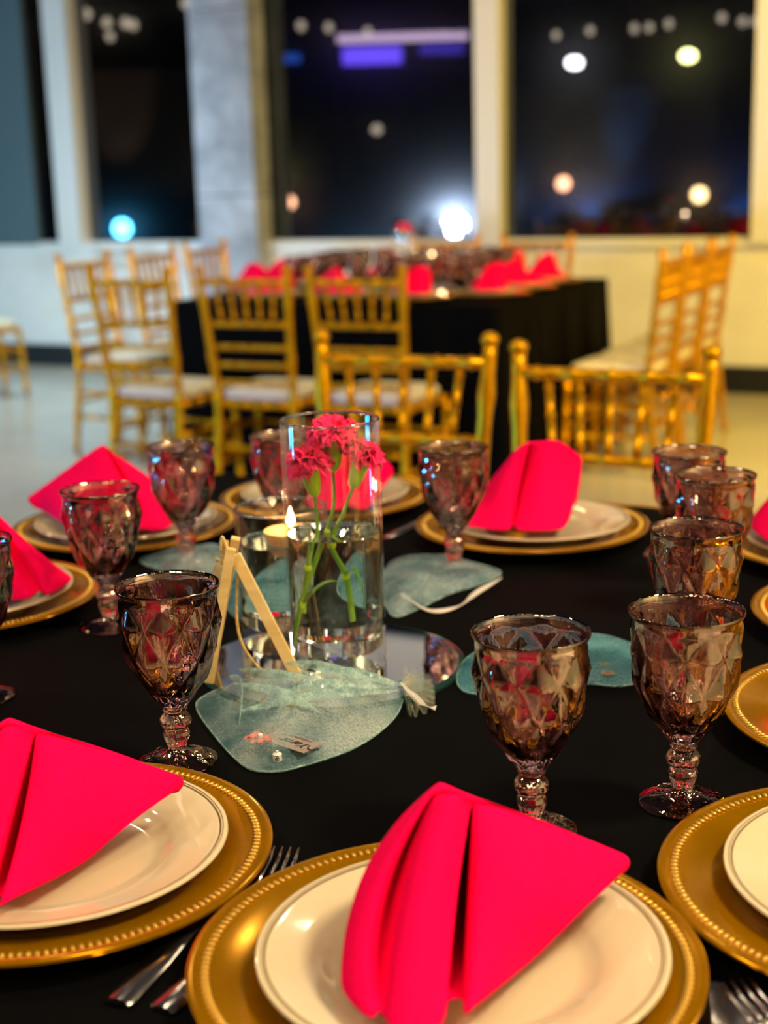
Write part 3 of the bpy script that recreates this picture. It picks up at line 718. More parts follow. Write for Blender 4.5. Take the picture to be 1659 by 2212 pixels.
GL = {1: ('smoky amethyst goblet behind the nearest napkin, its foot hidden by it', 0.1), 2: ('smoky amethyst goblet at right front, beside the bare cream plate', 0.25),
      3: ('amethyst goblet just behind the right front goblet, its stem hidden', 0.0), 4: ('amethyst goblet at right beside the cut-off napkin', 0.2),
      5: ('farthest amethyst goblet of the row at right, before the gold chair', 0.1), 6: ('amethyst goblet standing left of the napkin before the right-hand chair', 0.3),
      7: ('amethyst goblet seen behind the left rim of the tall flower vase', 0.15), 8: ('amethyst goblet right of the peaked napkin at far left', 0.0),
      9: ('amethyst goblet in front of the peaked napkin at left', 0.25), 10: ('smoky amethyst goblet at left beside the easel and the sheer bag', 0.05),
      11: ('amethyst goblet of which only a sliver shows at the left edge', 0.1)}
for k, (lab, rz) in GL.items(): goblet(lab, GOBLETS[k], rz, 'goblets on the near table')

# cutlery
def flat_piece(m, pts, th=0.0016):
    """pts: (along, half width, height) stations of a flat handle or blade"""
    v = []; f = []
    for (y, w, z) in pts:
        v += [(-w, y, z), (-w * 0.55, y, z + th * 1.5), (w * 0.55, y, z + th * 1.5), (w, y, z), (w * 0.5, y, z - th * 0.4), (-w * 0.5, y, z - th * 0.4)]
    n = len(pts)
    for i in range(n - 1):
        for k in range(6): f.append((i * 6 + k, i * 6 + (k + 1) % 6, (i + 1) * 6 + (k + 1) % 6, (i + 1) * 6 + k))
    f.append((5, 4, 3, 2, 1, 0)); f.append(tuple((n - 1) * 6 + k for k in range(6)))
    return m.add(v, f)
HANDLE = [(0.0, 0.0075, 0.002), (0.003, 0.0098, 0.0022), (0.02, 0.0100, 0.003), (0.05, 0.0075, 0.005), (0.085, 0.0046, 0.007), (0.11, 0.0036, 0.008)]
def fork_mesh():
    m = MB(); flat_piece(m, HANDLE + [(0.128, 0.005, 0.007), (0.140, 0.0118, 0.004), (0.150, 0.0128, 0.003)])
    h = m.mesh('fork_handle', M['steel'], True, 45)
    ts = []
    for k in range(4):
        x = (k - 1.5) * 0.0068; t = MB(); ts.append(t)
        t.tube([(x, 0.149, 0.004), (x, 0.165, 0.004), (x * 0.96, 0.185, 0.0055), (x * 0.94, 0.198, 0.009)], [0.0024, 0.0023, 0.0018, 0.0008], 8, True, 0.7)
    return h, [t.mesh('fork_tine', M['steel']) for t in ts]
fk_h, fk_t = fork_mesh()
kn = MB(); flat_piece(kn, [(0.0, 0.008, 0.003), (0.003, 0.0102, 0.003), (0.05, 0.0095, 0.0035), (0.09, 0.007, 0.004), (0.11, 0.0085, 0.003), (0.19, 0.0092, 0.0025), (0.215, 0.005, 0.0025), (0.225, 0.001, 0.0025)], 0.002)
kn_m = kn.mesh('knife', M['steel'], True, 45)
sp = MB(); flat_piece(sp, HANDLE + [(0.13, 0.007, 0.007), (0.145, 0.0165, 0.004), (0.165, 0.0200, 0.003), (0.185, 0.0165, 0.004), (0.196, 0.008, 0.006)])
sp_m = sp.mesh('spoon', M['steel'], True, 60)
def fork(label, p, rz):
    t = thing('fork', label, 'fork', (p[0], p[1], ZT), rz, 'cutlery on the near table')
    link('handle', fk_h, t)
    for q in fk_t: link('tine', q, t)
    return t
def single(name, me, label, cat, p, rz, group=None, z=ZT):
    o = link(name, me, None, (p[0], p[1], z), rz); return tag(o, label, cat, group)
CUT = 'cutlery on the near table'
fork('steel fork whose four tines show between the two front left chargers', (-0.468, 0.672), radians(15))
single('knife', kn_m, 'steel knife handle lying left of the nearest charger, outer one', 'knife', (-0.5175, 0.6445), radians(5), CUT)
single('spoon', sp_m, 'steel handle lying left of the nearest charger, inner one', 'spoon', (-0.488, 0.6505), radians(-3), CUT, ZT)
fork('steel fork at the lower right corner, tines pointing to the nearest charger', (-0.0325, 0.6695), radians(43))
single('spoon', sp_m, 'steel spoon at the lower right corner, beside the nearest charger', 'spoon', (-0.096, 0.630), radians(26), CUT)
single('knife', kn_m, 'thin steel knife tip between the two far middle chargers', 'knife', (-0.862, 1.99), radians(180 - 4), CUT)
single('knife', kn_m, 'thin steel knife tip left of the row of goblets at right', 'knife', (-0.500, 2.02), radians(180 - 2), CUT)

# ------------------------------------------------------------------ centrepiece
ZM = ZT + 0.005
MC = (-0.695, 1.268)
mt = thing('round_mirror', 'round mirror with a dark sloped rim lying under the near vases', 'mirror', (MC[0], MC[1], ZT))
MB().lathe([(0.001, 0.0042), (0.134, 0.0042)], 96, cap0=False, cap1=False).build('mirror_face', M['mirror'], mt, smooth=False, fix=False)
MB().lathe([(0.134, 0.0042), (0.1405, 0.0026), (0.1405, 0.0), (0.001, 0.0)], 96, cap0=False, cap1=False).build('bevelled_edge', M['mirror_edge'], mt)
def vase(label, p, h_, water, R_=0.0515, z=ZM):
    t = thing('cylinder_vase', label, 'vase', (p[0], p[1], z))
    ri = R_ - 0.0032
    MB().lathe([(0.001, 0.0), (R_ - 0.003, 0.0), (R_ - 0.0008, 0.0010), (R_, 0.004), (R_, h_ - 0.002), (R_ - 0.0016, h_), (ri, h_ - 0.002), (ri, 0.016), (ri - 0.004, 0.0125), (0.001, 0.012)], 72).build('glass_wall', M['clear'], t, sharp=15)
    rm = MB(); nn = 10
    ring = [(R_ - 0.0016 + 0.0017 * cos(2 * pi * i / nn), h_ + 0.0002 + 0.0017 * sin(2 * pi * i / nn)) for i in range(nn + 1)]
    rm.lathe(ring, 72, cap0=False, cap1=False); rm.build('rim', M['glass_rim'], t)
    rw = ri + 0.0004
    MB().lathe([(0.001, 0.0121), (rw - 0.0045, 0.0122), (rw, 0.0162), (rw, water + 0.0012), (rw - 0.0012, water + 0.0002), (rw - 0.003, water), (0.001, water)], 72).build('water', M['water'], t, sharp=15)
    return t
vase('tall clear glass cylinder vase holding three pink carnations', VASE_TALL, 0.257, 0.138)
VS = (-0.115 * 0.8957 - 1.55 * 0.4446, 0.0)
C26, S26 = cos(radians(26.4)), sin(radians(26.4))
def cam_xy(x, y): return (x * C26 - y * S26, x * S26 + y * C26)
VS = cam_xy(-0.115, 1.55)
vase('shorter clear glass cylinder vase with a floating candle behind the tall vase', VS, 0.144, 0.106)
def candle(p, z, label, s=1.0, light=None):
    t = thing('floating_candle', label, 'candle', (p[0], p[1], z))
    MB().lathe([(0.001, -0.016 * s), (0.018 * s, -0.015 * s), (0.026 * s, -0.004 * s), (0.031 * s, 0.007 * s), (0.0305 * s, 0.010 * s), (0.024 * s, 0.0105 * s), (0.012 * s, 0.0085 * s), (0.001, 0.0085 * s)], 28, cap0=False, cap1=False).build('wax', M['candle'], t)
    MB().tube([(0, 0, 0.008 * s), (0.0006, 0, 0.017 * s)], 0.0009, 6).build('wick', M['wick'], t)
    MB().lathe([(0.0006, 0.013 * s), (0.0036 * s, 0.016 * s), (0.0048 * s, 0.020 * s), (0.0036 * s, 0.027 * s), (0.0014 * s, 0.033 * s), (0.0002, 0.037 * s)], 12).build('flame', M['flame'], t)
    l = bpy.data.lights.new('flame_light', 'POINT'); l.energy = light or 0.35; l.color = (1.0, 0.62, 0.28); l.shadow_soft_size = 0.006
    o = bpy.data.objects.new('flame_light', l); COL.objects.link(o); o.location = (p[0], p[1], z + 0.05 * s)
    return t
CP = cam_xy(-0.104, 1.546)
candle(CP, ZM + 0.106 + 0.003, 'peach floating candle burning in the shorter vase')

# carnations
def petal_mesh(name, seed, w=0.013, ln=0.024, curl=0.5):
    rnd = random.Random(seed); nu, nv = 12, 6; v = []; f = []
    ph = [rnd.uniform(0, 6.28) for _ in range(4)]
    for j in range(nv + 1):
        t = j / nv
        for i in range(nu + 1):
            s = i / nu * 2 - 1
            ww = (0.16 + 0.84 * t ** 0.8) * w
            edge = 1 + t * (0.07 * sin(9 * s + ph[0]) + 0.05 * (1 if i % 2 else -1))
            x = s * ww
            r = ln * t * edge * (1 - 0.12 * s * s)
            ruf = t * t * (0.0034 * sin(6.0 * s + ph[1]) + 0.0018 * sin(13 * s + ph[2]))
            ang = curl * t * t
            y = r * cos(ang) + ruf * sin(ang); z = -r * sin(ang) + ruf
            v.append((x, y, z + 0.10 * abs(s) * w * t))
    for j in range(nv):
        for i in range(nu):
            a = j * (nu + 1) + i; f.append((a, a + 1, a + nu + 2, a + nu + 1))
    return MB().add(v, f).mesh(name, M['petal'], True, None, fix=False)
PETALS = [petal_mesh('petal_a', 1), petal_mesh('petal_b', 2, 0.0145, 0.024, 0.8), petal_mesh('petal_c', 3, 0.012, 0.022, 0.35), petal_mesh('petal_d', 4, 0.014, 0.023, 0.6)]
def bez(pts, n=12):
    P = [Vector(p) for p in pts]; out = []
    for i in range(len(P) - 1):
        a = P[max(i - 1, 0)]; b = P[i]; c = P[i + 1]; d = P[min(i + 2, len(P) - 1)]
        for s in range(n):
            t = s / n
            out.append(0.5 * ((2 * b) + (c - a) * t + (2 * a - 5 * b + 4 * c - d) * t * t + (3 * b - a - 3 * c + d) * t ** 3))
    out.append(P[-1]); return out
def leaf(t, base, tip, w, lift=0.012, mat='leaf'):
    b, e = Vector(base), Vector(tip); d = e - b; side = d.cross(Vector((0, 0, 1)))
    side = side.normalized() if side.length > 1e-6 else Vector((1, 0, 0))
    side = (side + Vector((RT[0], RT[1], 0)) * 0.6).normalized()
    v = []; f = []; n = 10
    for i in range(n + 1):
        s = i / n; c = b + d * s + Vector((0, 0, lift * sin(pi * s)))
        ww = w * (sin(pi * min(1, s * 0.9 + 0.12)) ** 0.7) * (1 - s ** 4)
        v += [c - side * ww, c + Vector((0, 0, -0.15 * ww)), c + side * ww]
    for i in range(n):
        a = i * 3; f += [(a, a + 1, a + 4, a + 3), (a + 1, a + 2, a + 5, a + 4)]
    o = MB().add(v, f).build('leaf', M[mat], t, sharp=None, fix=False)
    so = o.modifiers.new('thick', 'SOLIDIFY'); so.thickness = 0.0006
    return o
def carnation(label, head, axis, path, sc=1.0, seed=0, petals=True):
    """head: base of the bloom; axis: way the bloom faces; path: stem from the bloom down, all as real points"""
    o0 = Vector((VASE_TALL[0], VASE_TALL[1], ZM))
    t = thing('carnation', label, 'flower', o0)
    R_ = Vector(axis).normalized().to_track_quat('Z', 'Y').to_matrix()
    hd = Vector(head) - o0
    rnd = random.Random(seed)
    layers = [(7, 64, 1.0, 0.006), (7, 54, 1.0, 0.006), (7, 42, 0.94, 0.005), (6, 30, 0.88, 0.005), (5, 18, 0.82, 0.006), (3, 6, 0.76, 0.006)]
    k = 0
    for (n, tilt, ls, up) in layers:
        for i in range(n):
            a = 2 * pi * (i + 0.5 * (k % 2)) / n + rnd.uniform(-0.15, 0.15)
            el = radians(90 - tilt + rnd.uniform(-7, 7))
            ls2 = ls * sc * rnd.uniform(0.94, 1.06)
            rot = R_ @ Matrix.Rotation(a, 3, 'Z') @ Matrix.Rotation(el, 3, 'X') @ Matrix.Rotation(rnd.uniform(-0.4, 0.4), 3, 'Y')
            o = link('petal', PETALS[rnd.randrange(4)], t)
            o.matrix_local = Matrix.Translation(hd + R_ @ Vector((0, 0, up))) @ (rot * ls2).to_4x4()
            k += 1
        k += 1
    cal = MB().lathe([(0.0024, -0.031), (0.0062, -0.027), (0.0080, -0.018), (0.0088, -0.008), (0.0100, 0.002), (0.0114, 0.0055), (0.0070, 0.004)], 14, cap1=False)
    sep = []
    for i in range(5):
        a = 2 * pi * i / 5
        cal2 = MB(); sep.append(cal2); cal2.add([(0.0102 * cos(a - 0.45), 0.0102 * sin(a - 0.45), 0.002), (0.0102 * cos(a + 0.45), 0.0102 * sin(a + 0.45), 0.002), (0.0150 * cos(a), 0.0150 * sin(a), 0.0105)], [(0, 1, 2)])
    cal.v = [tuple(R_ @ (Vector(p) * sc) + hd) for p in cal.v]
    co = cal.build('calyx', M['calyx'], t, fix=False)
    for q in sep:
        q.v = [tuple(R_ @ (Vector(p) * sc) + hd) for p in q.v]; q.build('sepal', M['calyx'], co, fix=False)
    pts = [hd - R_ @ Vector((0, 0, 0.028 * sc))] + [Vector(p) - o0 for p in path]
    m = MB(); q = bez(pts); m.tube(q, [0.0017 + 0.0009 * (i / len(q)) for i in range(len(q))], 9)
    m.build('stem', M['stem'], t, sharp=None)
    for p in path[1:-1]:
        MB().ball(tuple(Vector(p) - o0), 0.0036, 10, 6, 1.3).build('stem_node', M['calyx'], t)
    return t, o0
def cz(x, y, z): a = cam_xy(x, y); return (a[0], a[1], z)
zt_ = TT
c1, o0 = carnation('tallest pink carnation, facing up at the top of the vase', cz(-0.0497, 1.452, zt_ + 0.244), cz(0.05, -0.10, 1.0),
          [cz(-0.052, 1.455, zt_ + 0.175), cz(-0.060, 1.455, zt_ + 0.145), cz(-0.082, 1.452, zt_ + 0.070), cz(-0.094, 1.450, zt_ + 0.020)], 1.12, 3)
leaf(c1, Vector(cz(-0.082, 1.452, zt_ + 0.070)) - o0, Vector(cz(-0.045, 1.432, zt_ + 0.098)) - o0, 0.0050)
leaf(c1, Vector(cz(-0.082, 1.452, zt_ + 0.070)) - o0, Vector(cz(-0.098, 1.442, zt_ + 0.108)) - o0, 0.0042, 0.004)
c2, o0 = carnation('left pink carnation, leaning to the viewer with a double bloom', cz(-0.075, 1.440, zt_ + 0.217), cz(-0.12, -0.18, 0.9),
          [cz(-0.070, 1.446, zt_ + 0.150), cz(-0.075, 1.452, zt_ + 0.110), cz(-0.080, 1.456, zt_ + 0.060)], 1.04, 5)
c3, o0 = carnation('right pink carnation, tilted outwards over its green calyx', cz(-0.022, 1.443, zt_ + 0.222), cz(0.30, -0.05, 0.9),
          [cz(-0.043, 1.448, zt_ + 0.165), cz(-0.055, 1.450, zt_ + 0.135), cz(-0.045, 1.455, zt_ + 0.100), cz(-0.041, 1.456, zt_ + 0.050)], 0.98, 9)
leaf(c3, Vector(cz(-0.045, 1.455, zt_ + 0.100)) - o0, Vector(cz(-0.058, 1.440, zt_ + 0.140)) - o0, 0.0068, 0.003)
leaf(c3, Vector(cz(-0.045, 1.455, zt_ + 0.102)) - o0, Vector(cz(-0.026, 1.440, zt_ + 0.072)) - o0, 0.0056, 0.020)

# sheer bags
def bag(name_label, outline, h_, mat, group, seed, ribbon, neck=None, ruffle=None, flat=0.0, pz=0.0):
    rnd = random.Random(seed)
    n0 = len(outline); cx = sum(p[0] for p in outline) / n0; cy = sum(p[1] for p in outline) / n0
    t = thing('organza_bag', name_label, 'bag', (cx, cy, ZT), 0, group)
    P = []
    for i in range(n0):
        a, b, c, d = outline[i - 1], outline[i], outline[(i + 1) % n0], outline[(i + 2) % n0]
        for s in range(6):
            u = s / 6
            P.append(tuple(0.5 * (2 * b[k] + (c[k] - a[k]) * u + (2 * a[k] - 5 * b[k] + 4 * c[k] - d[k]) * u * u + (3 * b[k] - a[k] - 3 * c[k] + d[k]) * u ** 3) for k in (0, 1)))
    n = len(P); R_ = 14
    ph = [rnd.uniform(0, 6.3) for _ in range(8)]
    def sheet(top):
        v = [(0, 0, h_ if top else 0.0012 + pz)]; f = []
        for j in range(1, R_ + 1):
            q = j / R_
            for k in range(n):
                x = (P[k][0] - cx) * q; y = (P[k][1] - cy) * q
                if top:
                    a = 2 * pi * k / n
                    z = h_ * (1 - q ** 2.2) ** 0.75
                    z += h_ * 0.30 * q * (1 - q) * 2.2 * (sin(5 * a + ph[0] + 3 * q) * 0.6 + sin(9 * a + ph[1] - 5 * q) * 0.5 + sin(70 * x + ph[2]) * sin(60 * y + ph[3]) * 0.6)
                    z += h_ * 0.34 * (1 - q) ** 0.5 * (abs(sin(26 * (x * cos(ph[6]) + y * sin(ph[6])) + ph[7])) + abs(sin(19 * (y - 0.6 * x) + ph[5])) - 1.1)
                    z = max(z, 0.0016) + 0.0022 + pz
                else:
                    z = 0.0012 + pz + 0.0008 * sin(60 * x + ph[4]) * sin(50 * y + ph[5]) * (1 - q)
                v.append((x, y, z))
        for k in range(n): f.append((0, 1 + k, 1 + (k + 1) % n))
        for j in range(R_ - 1):
            for k in range(n):
                a = 1 + j * n + k; b = 1 + j * n + (k + 1) % n
                f.append((a, a + n, b + n, b))
        return v, f
    top = MB().add(*sheet(True)); top.build('top_sheet', mat, t, sharp=None, fix=False)
    MB().add(*sheet(False)).build('bottom_sheet', mat, t, sharp=None, fix=False)
    # seams and creases in the cloth, thin folded threads
    se = MB()
    for k in range(n): pass
    path = [(p[0] - cx, p[1] - cy, 0.0028 + pz) for p in P] + [(P[0][0] - cx, P[0][1] - cy, 0.0028 + pz)]
    se.tube(path, 0.0009, 5, False); se.build('seam', M['ribbon_thread'], t, sharp=None)
    if ribbon:
        q = bez([(p[0] - cx, p[1] - cy, p[2]) for p in ribbon], 10)
        v = []; f = []
        for i, p in enumerate(q):
            d = (q[min(i + 1, len(q) - 1)] - q[max(i - 1, 0)]).normalized()
            sd = d.cross(Vector((0, 0, 1)))
            sd = sd.normalized() if sd.length > 1e-6 else Vector((1, 0, 0))
            sd = (sd + Vector((0, 0, 0.5 * sin(i * 0.35)))).normalized() * 0.0034
            v += [p - sd, p + sd]
        for i in range(len(q) - 1): f.append((2 * i, 2 * i + 1, 2 * i + 3, 2 * i + 2))
        o = MB().add(v, f).build('drawstring', M['ribbon'], t, sharp=None, fix=False)
        so = o.modifiers.new('thick', 'SOLIDIFY'); so.thickness = 0.0008
    if ruffle:
        nk = Vector((ruffle[0][0] - cx, ruffle[0][1] - cy, 0.012)); pts = [Vector((p[0] - cx, p[1] - cy, 0.006)) for p in ruffle[1:]]
        q = bez(pts, 10); v = []; f = []; m_ = len(q)
        for j in range(7):
            s = j / 6
            for i, p in enumerate(q):
                c = nk + (p - nk) * s
                v.append((c.x, c.y, max(0.0025, 0.012 * (1 - s) + 0.006 * s + 0.009 * s * sin(i * 1.25)) + pz))
        for j in range(6):
            for i in range(m_ - 1): a = j * m_ + i; f.append((a, a + 1, a + m_ + 1, a + m_))
        MB().add(v, f).build('ruffle', M['ruffle'], t, sharp=None, fix=False)
        MB().ball((nk.x, nk.y, 0.010 + pz), 0.0045, 12, 8, 1.1).build('gather', M['organza_blue'], t)
    return t, (cx, cy)
M['ribbon_thread'] = sheer('seam_thread', srgb(150, 196, 190), srgb(196, 224, 214), 0.35, 0.75, 90)
GB = 'sheer favour bags round the mirror'
bf, bfc = bag('pale teal sheer favour bag in front, holding a tag and a coral flower', BAG_FRONT, 0.026, M['organza'], GB, 2,
              [(-0.590, 1.217, 0.012), (-0.568, 1.195, 0.010), (-0.550, 1.183, 0.006), (-0.538, 1.184, 0.004)], None,
              [(-0.590, 1.217), (-0.606, 1.258), (-0.586, 1.256), (-0.566, 1.236), (-0.548, 1.205), (-0.540, 1.178), (-0.548, 1.157), (-0.556, 1.160)], pz=0.0)
rb = random.Random(4)
for k in range(7):
    x = rb.uniform(-0.07, 0.07); y = rb.uniform(-0.05, 0.05)
    MB().ball((x, y, 0.021 - 3.0 * (x * x + y * y)), 0.0011, 8, 5).build('gold_bead', M['bead_gold'], bf)
# folds lying over the front bag
for pts in ([(-0.095, 0.045, 0.020), (-0.03, 0.012, 0.036), (0.05, 0.020, 0.030)], [(-0.03, -0.06, 0.022), (0.03, -0.02, 0.034), (0.085, 0.05, 0.020)], [(-0.09, 0.02, 0.022), (-0.05, -0.02, 0.034), (-0.02, -0.075, 0.014)],
            [(-0.05, 0.06, 0.028), (0.0, 0.055, 0.034), (0.06, 0.06, 0.022)], [(-0.005, -0.035, 0.034), (0.035, 0.005, 0.038), (0.080, 0.040, 0.026)], [(0.0, 0.03, 0.038), (0.04, 0.05, 0.034), (0.085, 0.058, 0.022)], [(-0.06, -0.02, 0.032), (0.0, -0.03, 0.036), (0.045, -0.035, 0.022)]):
    q = bez(pts, 10); v = []; f = []
    for i, p in enumerate(q):
        s = sin(pi * i / (len(q) - 1)); v += [p + Vector((0, 0.0016 * s, -0.002)), p + Vector((0, 0, 0.0030 * s)), p - Vector((0, 0.0050 * s, 0.006 * s))]
    for i in range(len(q) - 1):
        a = 3 * i; f += [(a, a + 1, a + 4, a + 3), (a + 1, a + 2, a + 5, a + 4)]
    MB().add(v, f).build('fold', M['ribbon_thread'], bf, sharp=None, fix=False)
bag('sheer aqua favour bag behind the tall vase at right, with a loose white cord', BAG_BACKRIGHT, 0.016, M['organza_pale'], GB, 5,
    [(-0.726, 1.503, 0.010), (-0.673, 1.471, 0.004), (-0.649, 1.5, 0.004), (-0.645, 1.546, 0.008), (-0.636, 1.602, 0.012)], pz=0.0)
br, brc = bag('teal favour bag with a gold flower print, behind the two front goblets', BAG_RIGHT, 0.010, M['organza_blue'], GB, 7, None)
bag('pale sheer favour bag far left, behind the easel', BAG_BACKLEFT, 0.018, M['organza_pale'], GB, 8, None)
bag('teal favour bag lying behind the shorter candle vase', BAG_BEHIND, 0.014, M['organza_blue'], GB, 9, None, pz=0.0045)
rb = random.Random(12)
for k in range(16):
    x = rb.uniform(-0.05, 0.075); y = rb.uniform(-0.03, 0.03)
    m = MB(); r = rb.uniform(0.004, 0.0075)
    for i in range(5):
        a = 2 * pi * i / 5
        m.lathe([(0.0002, 0), (r * 0.5, 0.0)], 7, (x + r * 0.6 * cos(a), y + r * 0.6 * sin(a), 0.0145 - 0.9 * (x * x + y * y)), False, False)
    m.build('printed_flower', M['copper_print'], br, sharp=None, fix=False)
# what lies in the front bag
tg = thing('printed_tag', 'grey printed tag lying upside down inside the front sheer bag', 'tag', (-0.615, 1.0375, ZT + 0.0135), radians(-14))
MB().box((0, 0, 0), (0.056, 0.026, 0.0006)).build('card', M['card'], tg, smooth=False)
cu = bpy.data.curves.new('lettering', 'FONT'); cu.body = 'Yeror'; cu.size = 0.0135; cu.shear = 0.35; cu.align_x = 'CENTER'; cu.align_y = 'CENTER'; cu.extrude = 0.0001; cu.offset = 0.00025
tmp = bpy.data.objects.new('lettering', cu); me_ = bpy.data.meshes.new_from_object(tmp); bpy.data.objects.remove(tmp)
to = link('lettering', me_, tg)
to.location = (0.006, -0.001, 0.0005); to.rotation_euler = (0, 0, pi); me_.materials.clear(); me_.materials.append(M['print_ink'])
sw = MB(); sw.tube([(0.028 - 0.006 * cos(a * 0.3), 0.002 - 0.007 * sin(a * 0.3), 0.0006) for a in range(0, 11)], 0.0006, 5); sw.build('flourish', M['print_ink'], tg)
for yy in (0.0085, 0.0105): MB().box((0.0, yy, 0.0004), (0.034, 0.0006, 0.0002)).build('print_line', M['print_ink'], tg, smooth=False)
fl = thing('paper_flower', 'small coral paper flower inside the front sheer bag', 'flower', (-0.643, 1.031, ZT + 0.014))
for k in range(12):
    a = 2 * pi * k / 12 * 1.618; r = 0.003 + 0.0065 * (k / 12)
    m = MB().ball((0, 0, 0), 0.0042, 8, 5, 0.45); m.v = [(p[0] + r * 1.5 * cos(a), p[1] + r * 0.8 * sin(a), p[2] + 0.002 * sin(k * 2.1)) for p in m.v]
    m.build('petal', M['coral'], fl)
MB().ball((0.001, -0.001, 0.0035), 0.0028, 8, 5).build('centre_bead', M['white_tag'], fl)
wt = thing('charm', 'tiny white barrel charm with a dark clover mark inside the front bag', 'charm', (-0.610, 1.005, ZT + 0.0120), 0)
MB().lathe([(0.0026, -0.0042), (0.0040, -0.003), (0.0042, 0.003), (0.0026, 0.0042), (0.0014, 0.0044), (0.0014, 0.0058)], 14).build('barrel', M['white_tag'], wt)
dv = Vector((-wt.location.x, -wt.location.y, 0)).normalized(); sdv = Vector((-dv.y, dv.x, 0))
for k in range(3):
    a = 2 * pi * k / 3 + pi / 2
    q = [dv * 0.0043 + sdv * (0.0014 * cos(a) + 0.0010 * cos(b * pi / 5)) + Vector((0, 0, 0.0014 * sin(a) + 0.0010 * sin(b * pi / 5))) for b in range(11)]
    MB().tube(q, 0.00025, 4).build('clover_mark', M['print_ink'], wt)

# little wooden easel with a burlap banner
es = thing('wooden_easel', 'small pale wooden easel with a string, left of the vases', 'easel', (-0.735, 1.19, ZT))
eo = Vector(es.location)
def ept(x, y, z): a = cam_xy(x, y); return Vector((a[0], a[1], TT + z)) - eo
def stick(name, a, b, w, d):
    m = MB(); a, b = Vector(a), Vector(b); ax = (b - a).normalized(); sd = ax.cross(Vector((S26, -C26, 0))).normalized(); up = ax.cross(sd)
    vs = []
    for p in (a, a + ax * 0.001, b - ax * 0.001, b):
        k = 0.86 if p in (a, b) else 1.0
        vs += [p + sd * w * k + up * d * k, p - sd * w * k + up * d * k, p - sd * w * k - up * d * k, p + sd * w * k - up * d * k]
    fs = [(3, 2, 1, 0), (12, 13, 14, 15)]
    for j in range(3):
        for k in range(4): fs.append((j * 4 + k, j * 4 + (k + 1) % 4, j * 4 + 4 + (k + 1) % 4, j * 4 + 4 + k))
    return m.add(vs, fs).build(name, M['wood'], es, smooth=False)
top_ = ept(-0.1545, 1.374, 0.148)
stick('leg', ept(-0.1525, 1.372, 0.152), ept(-0.182, 1.372, 0.012), 0.0047, 0.0034)
stick('leg', ept(-0.1500, 1.398, 0.156), ept(-0.186, 1.440, 0.012), 0.0047, 0.0034)
stick('prop', ept(-0.1500, 1.384, 0.142), ept(-0.0905, 1.375, 0.0095), 0.0054, 0.0034)
stick('crossbar', ept(-0.180, 1.368, 0.040), ept(-0.190, 1.445, 0.040), 0.0030, 0.0025)
q = bez([ept(-0.1485, 1.386, 0.120), ept(-0.1515, 1.382, 0.080), ept(-0.148, 1.380, 0.052), ept(-0.136, 1.378, 0.030), ept(-0.1265, 1.376, 0.021)], 10)
MB().tube(q, 0.0016, 8, True, 0.8).build('string', M['twine'], es, sharp=None)
MB().tube([ept(-0.160, 1.377, 0.134), ept(-0.1600, 1.380, 0.158)], [0.0042, 0.0046], 10).build('cork_knob', M['twine'], es)
MB().tube(bez([ept(-0.163, 1.374, 0.150), ept(-0.1605, 1.372, 0.164), ept(-0.1570, 1.374, 0.150), ept(-0.158, 1.374, 0.130)], 8), 0.0013, 7).build('peg_loop', M['wood'], es)
# burlap banner with frayed edge between the front legs
bl = MB(); nx, nz = 10, 14
a0 = ept(-0.158, 1.376, 0.132); a1 = ept(-0.172, 1.404, 0.132); b0 = ept(-0.178, 1.378, 0.045); b1 = ept(-0.190, 1.430, 0.045)
vv = []
for j in range(nz + 1):
    for i in range(nx + 1):
        l0 = a0.lerp(b0, j / nz); l1 = a1.lerp(b1, j / nz); vv.append(l0.lerp(l1, i / nx) + Vector((0.0015 * sin(i * 2.1 + j), 0.0015 * cos(j * 1.7), 0.001 * sin(i * 3))))
bl.add(vv, [(j * (nx + 1) + i, j * (nx + 1) + i + 1, (j + 1) * (nx + 1) + i + 1, (j + 1) * (nx + 1) + i) for j in range(nz) for i in range(nx)])
o = bl.build('burlap_banner', M['twine'], es, sharp=None, fix=False); so = o.modifiers.new('thick', 'SOLIDIFY'); so.thickness = 0.0012
rb = random.Random(3); fr = MB()
for k in range(40):
    p = a0.lerp(a1, rb.random()) if k % 2 else a1.lerp(b1, rb.random() * 0.5)
    fr.tube([p, p + Vector((rb.uniform(-0.003, 0.003), rb.uniform(-0.003, 0.003), rb.uniform(0.001, 0.006)))], 0.0004, 4)
fo = fr.build('frayed_edge', M['twine'], es, sharp=None, fix=False); fo['kind'] = 'stuff'

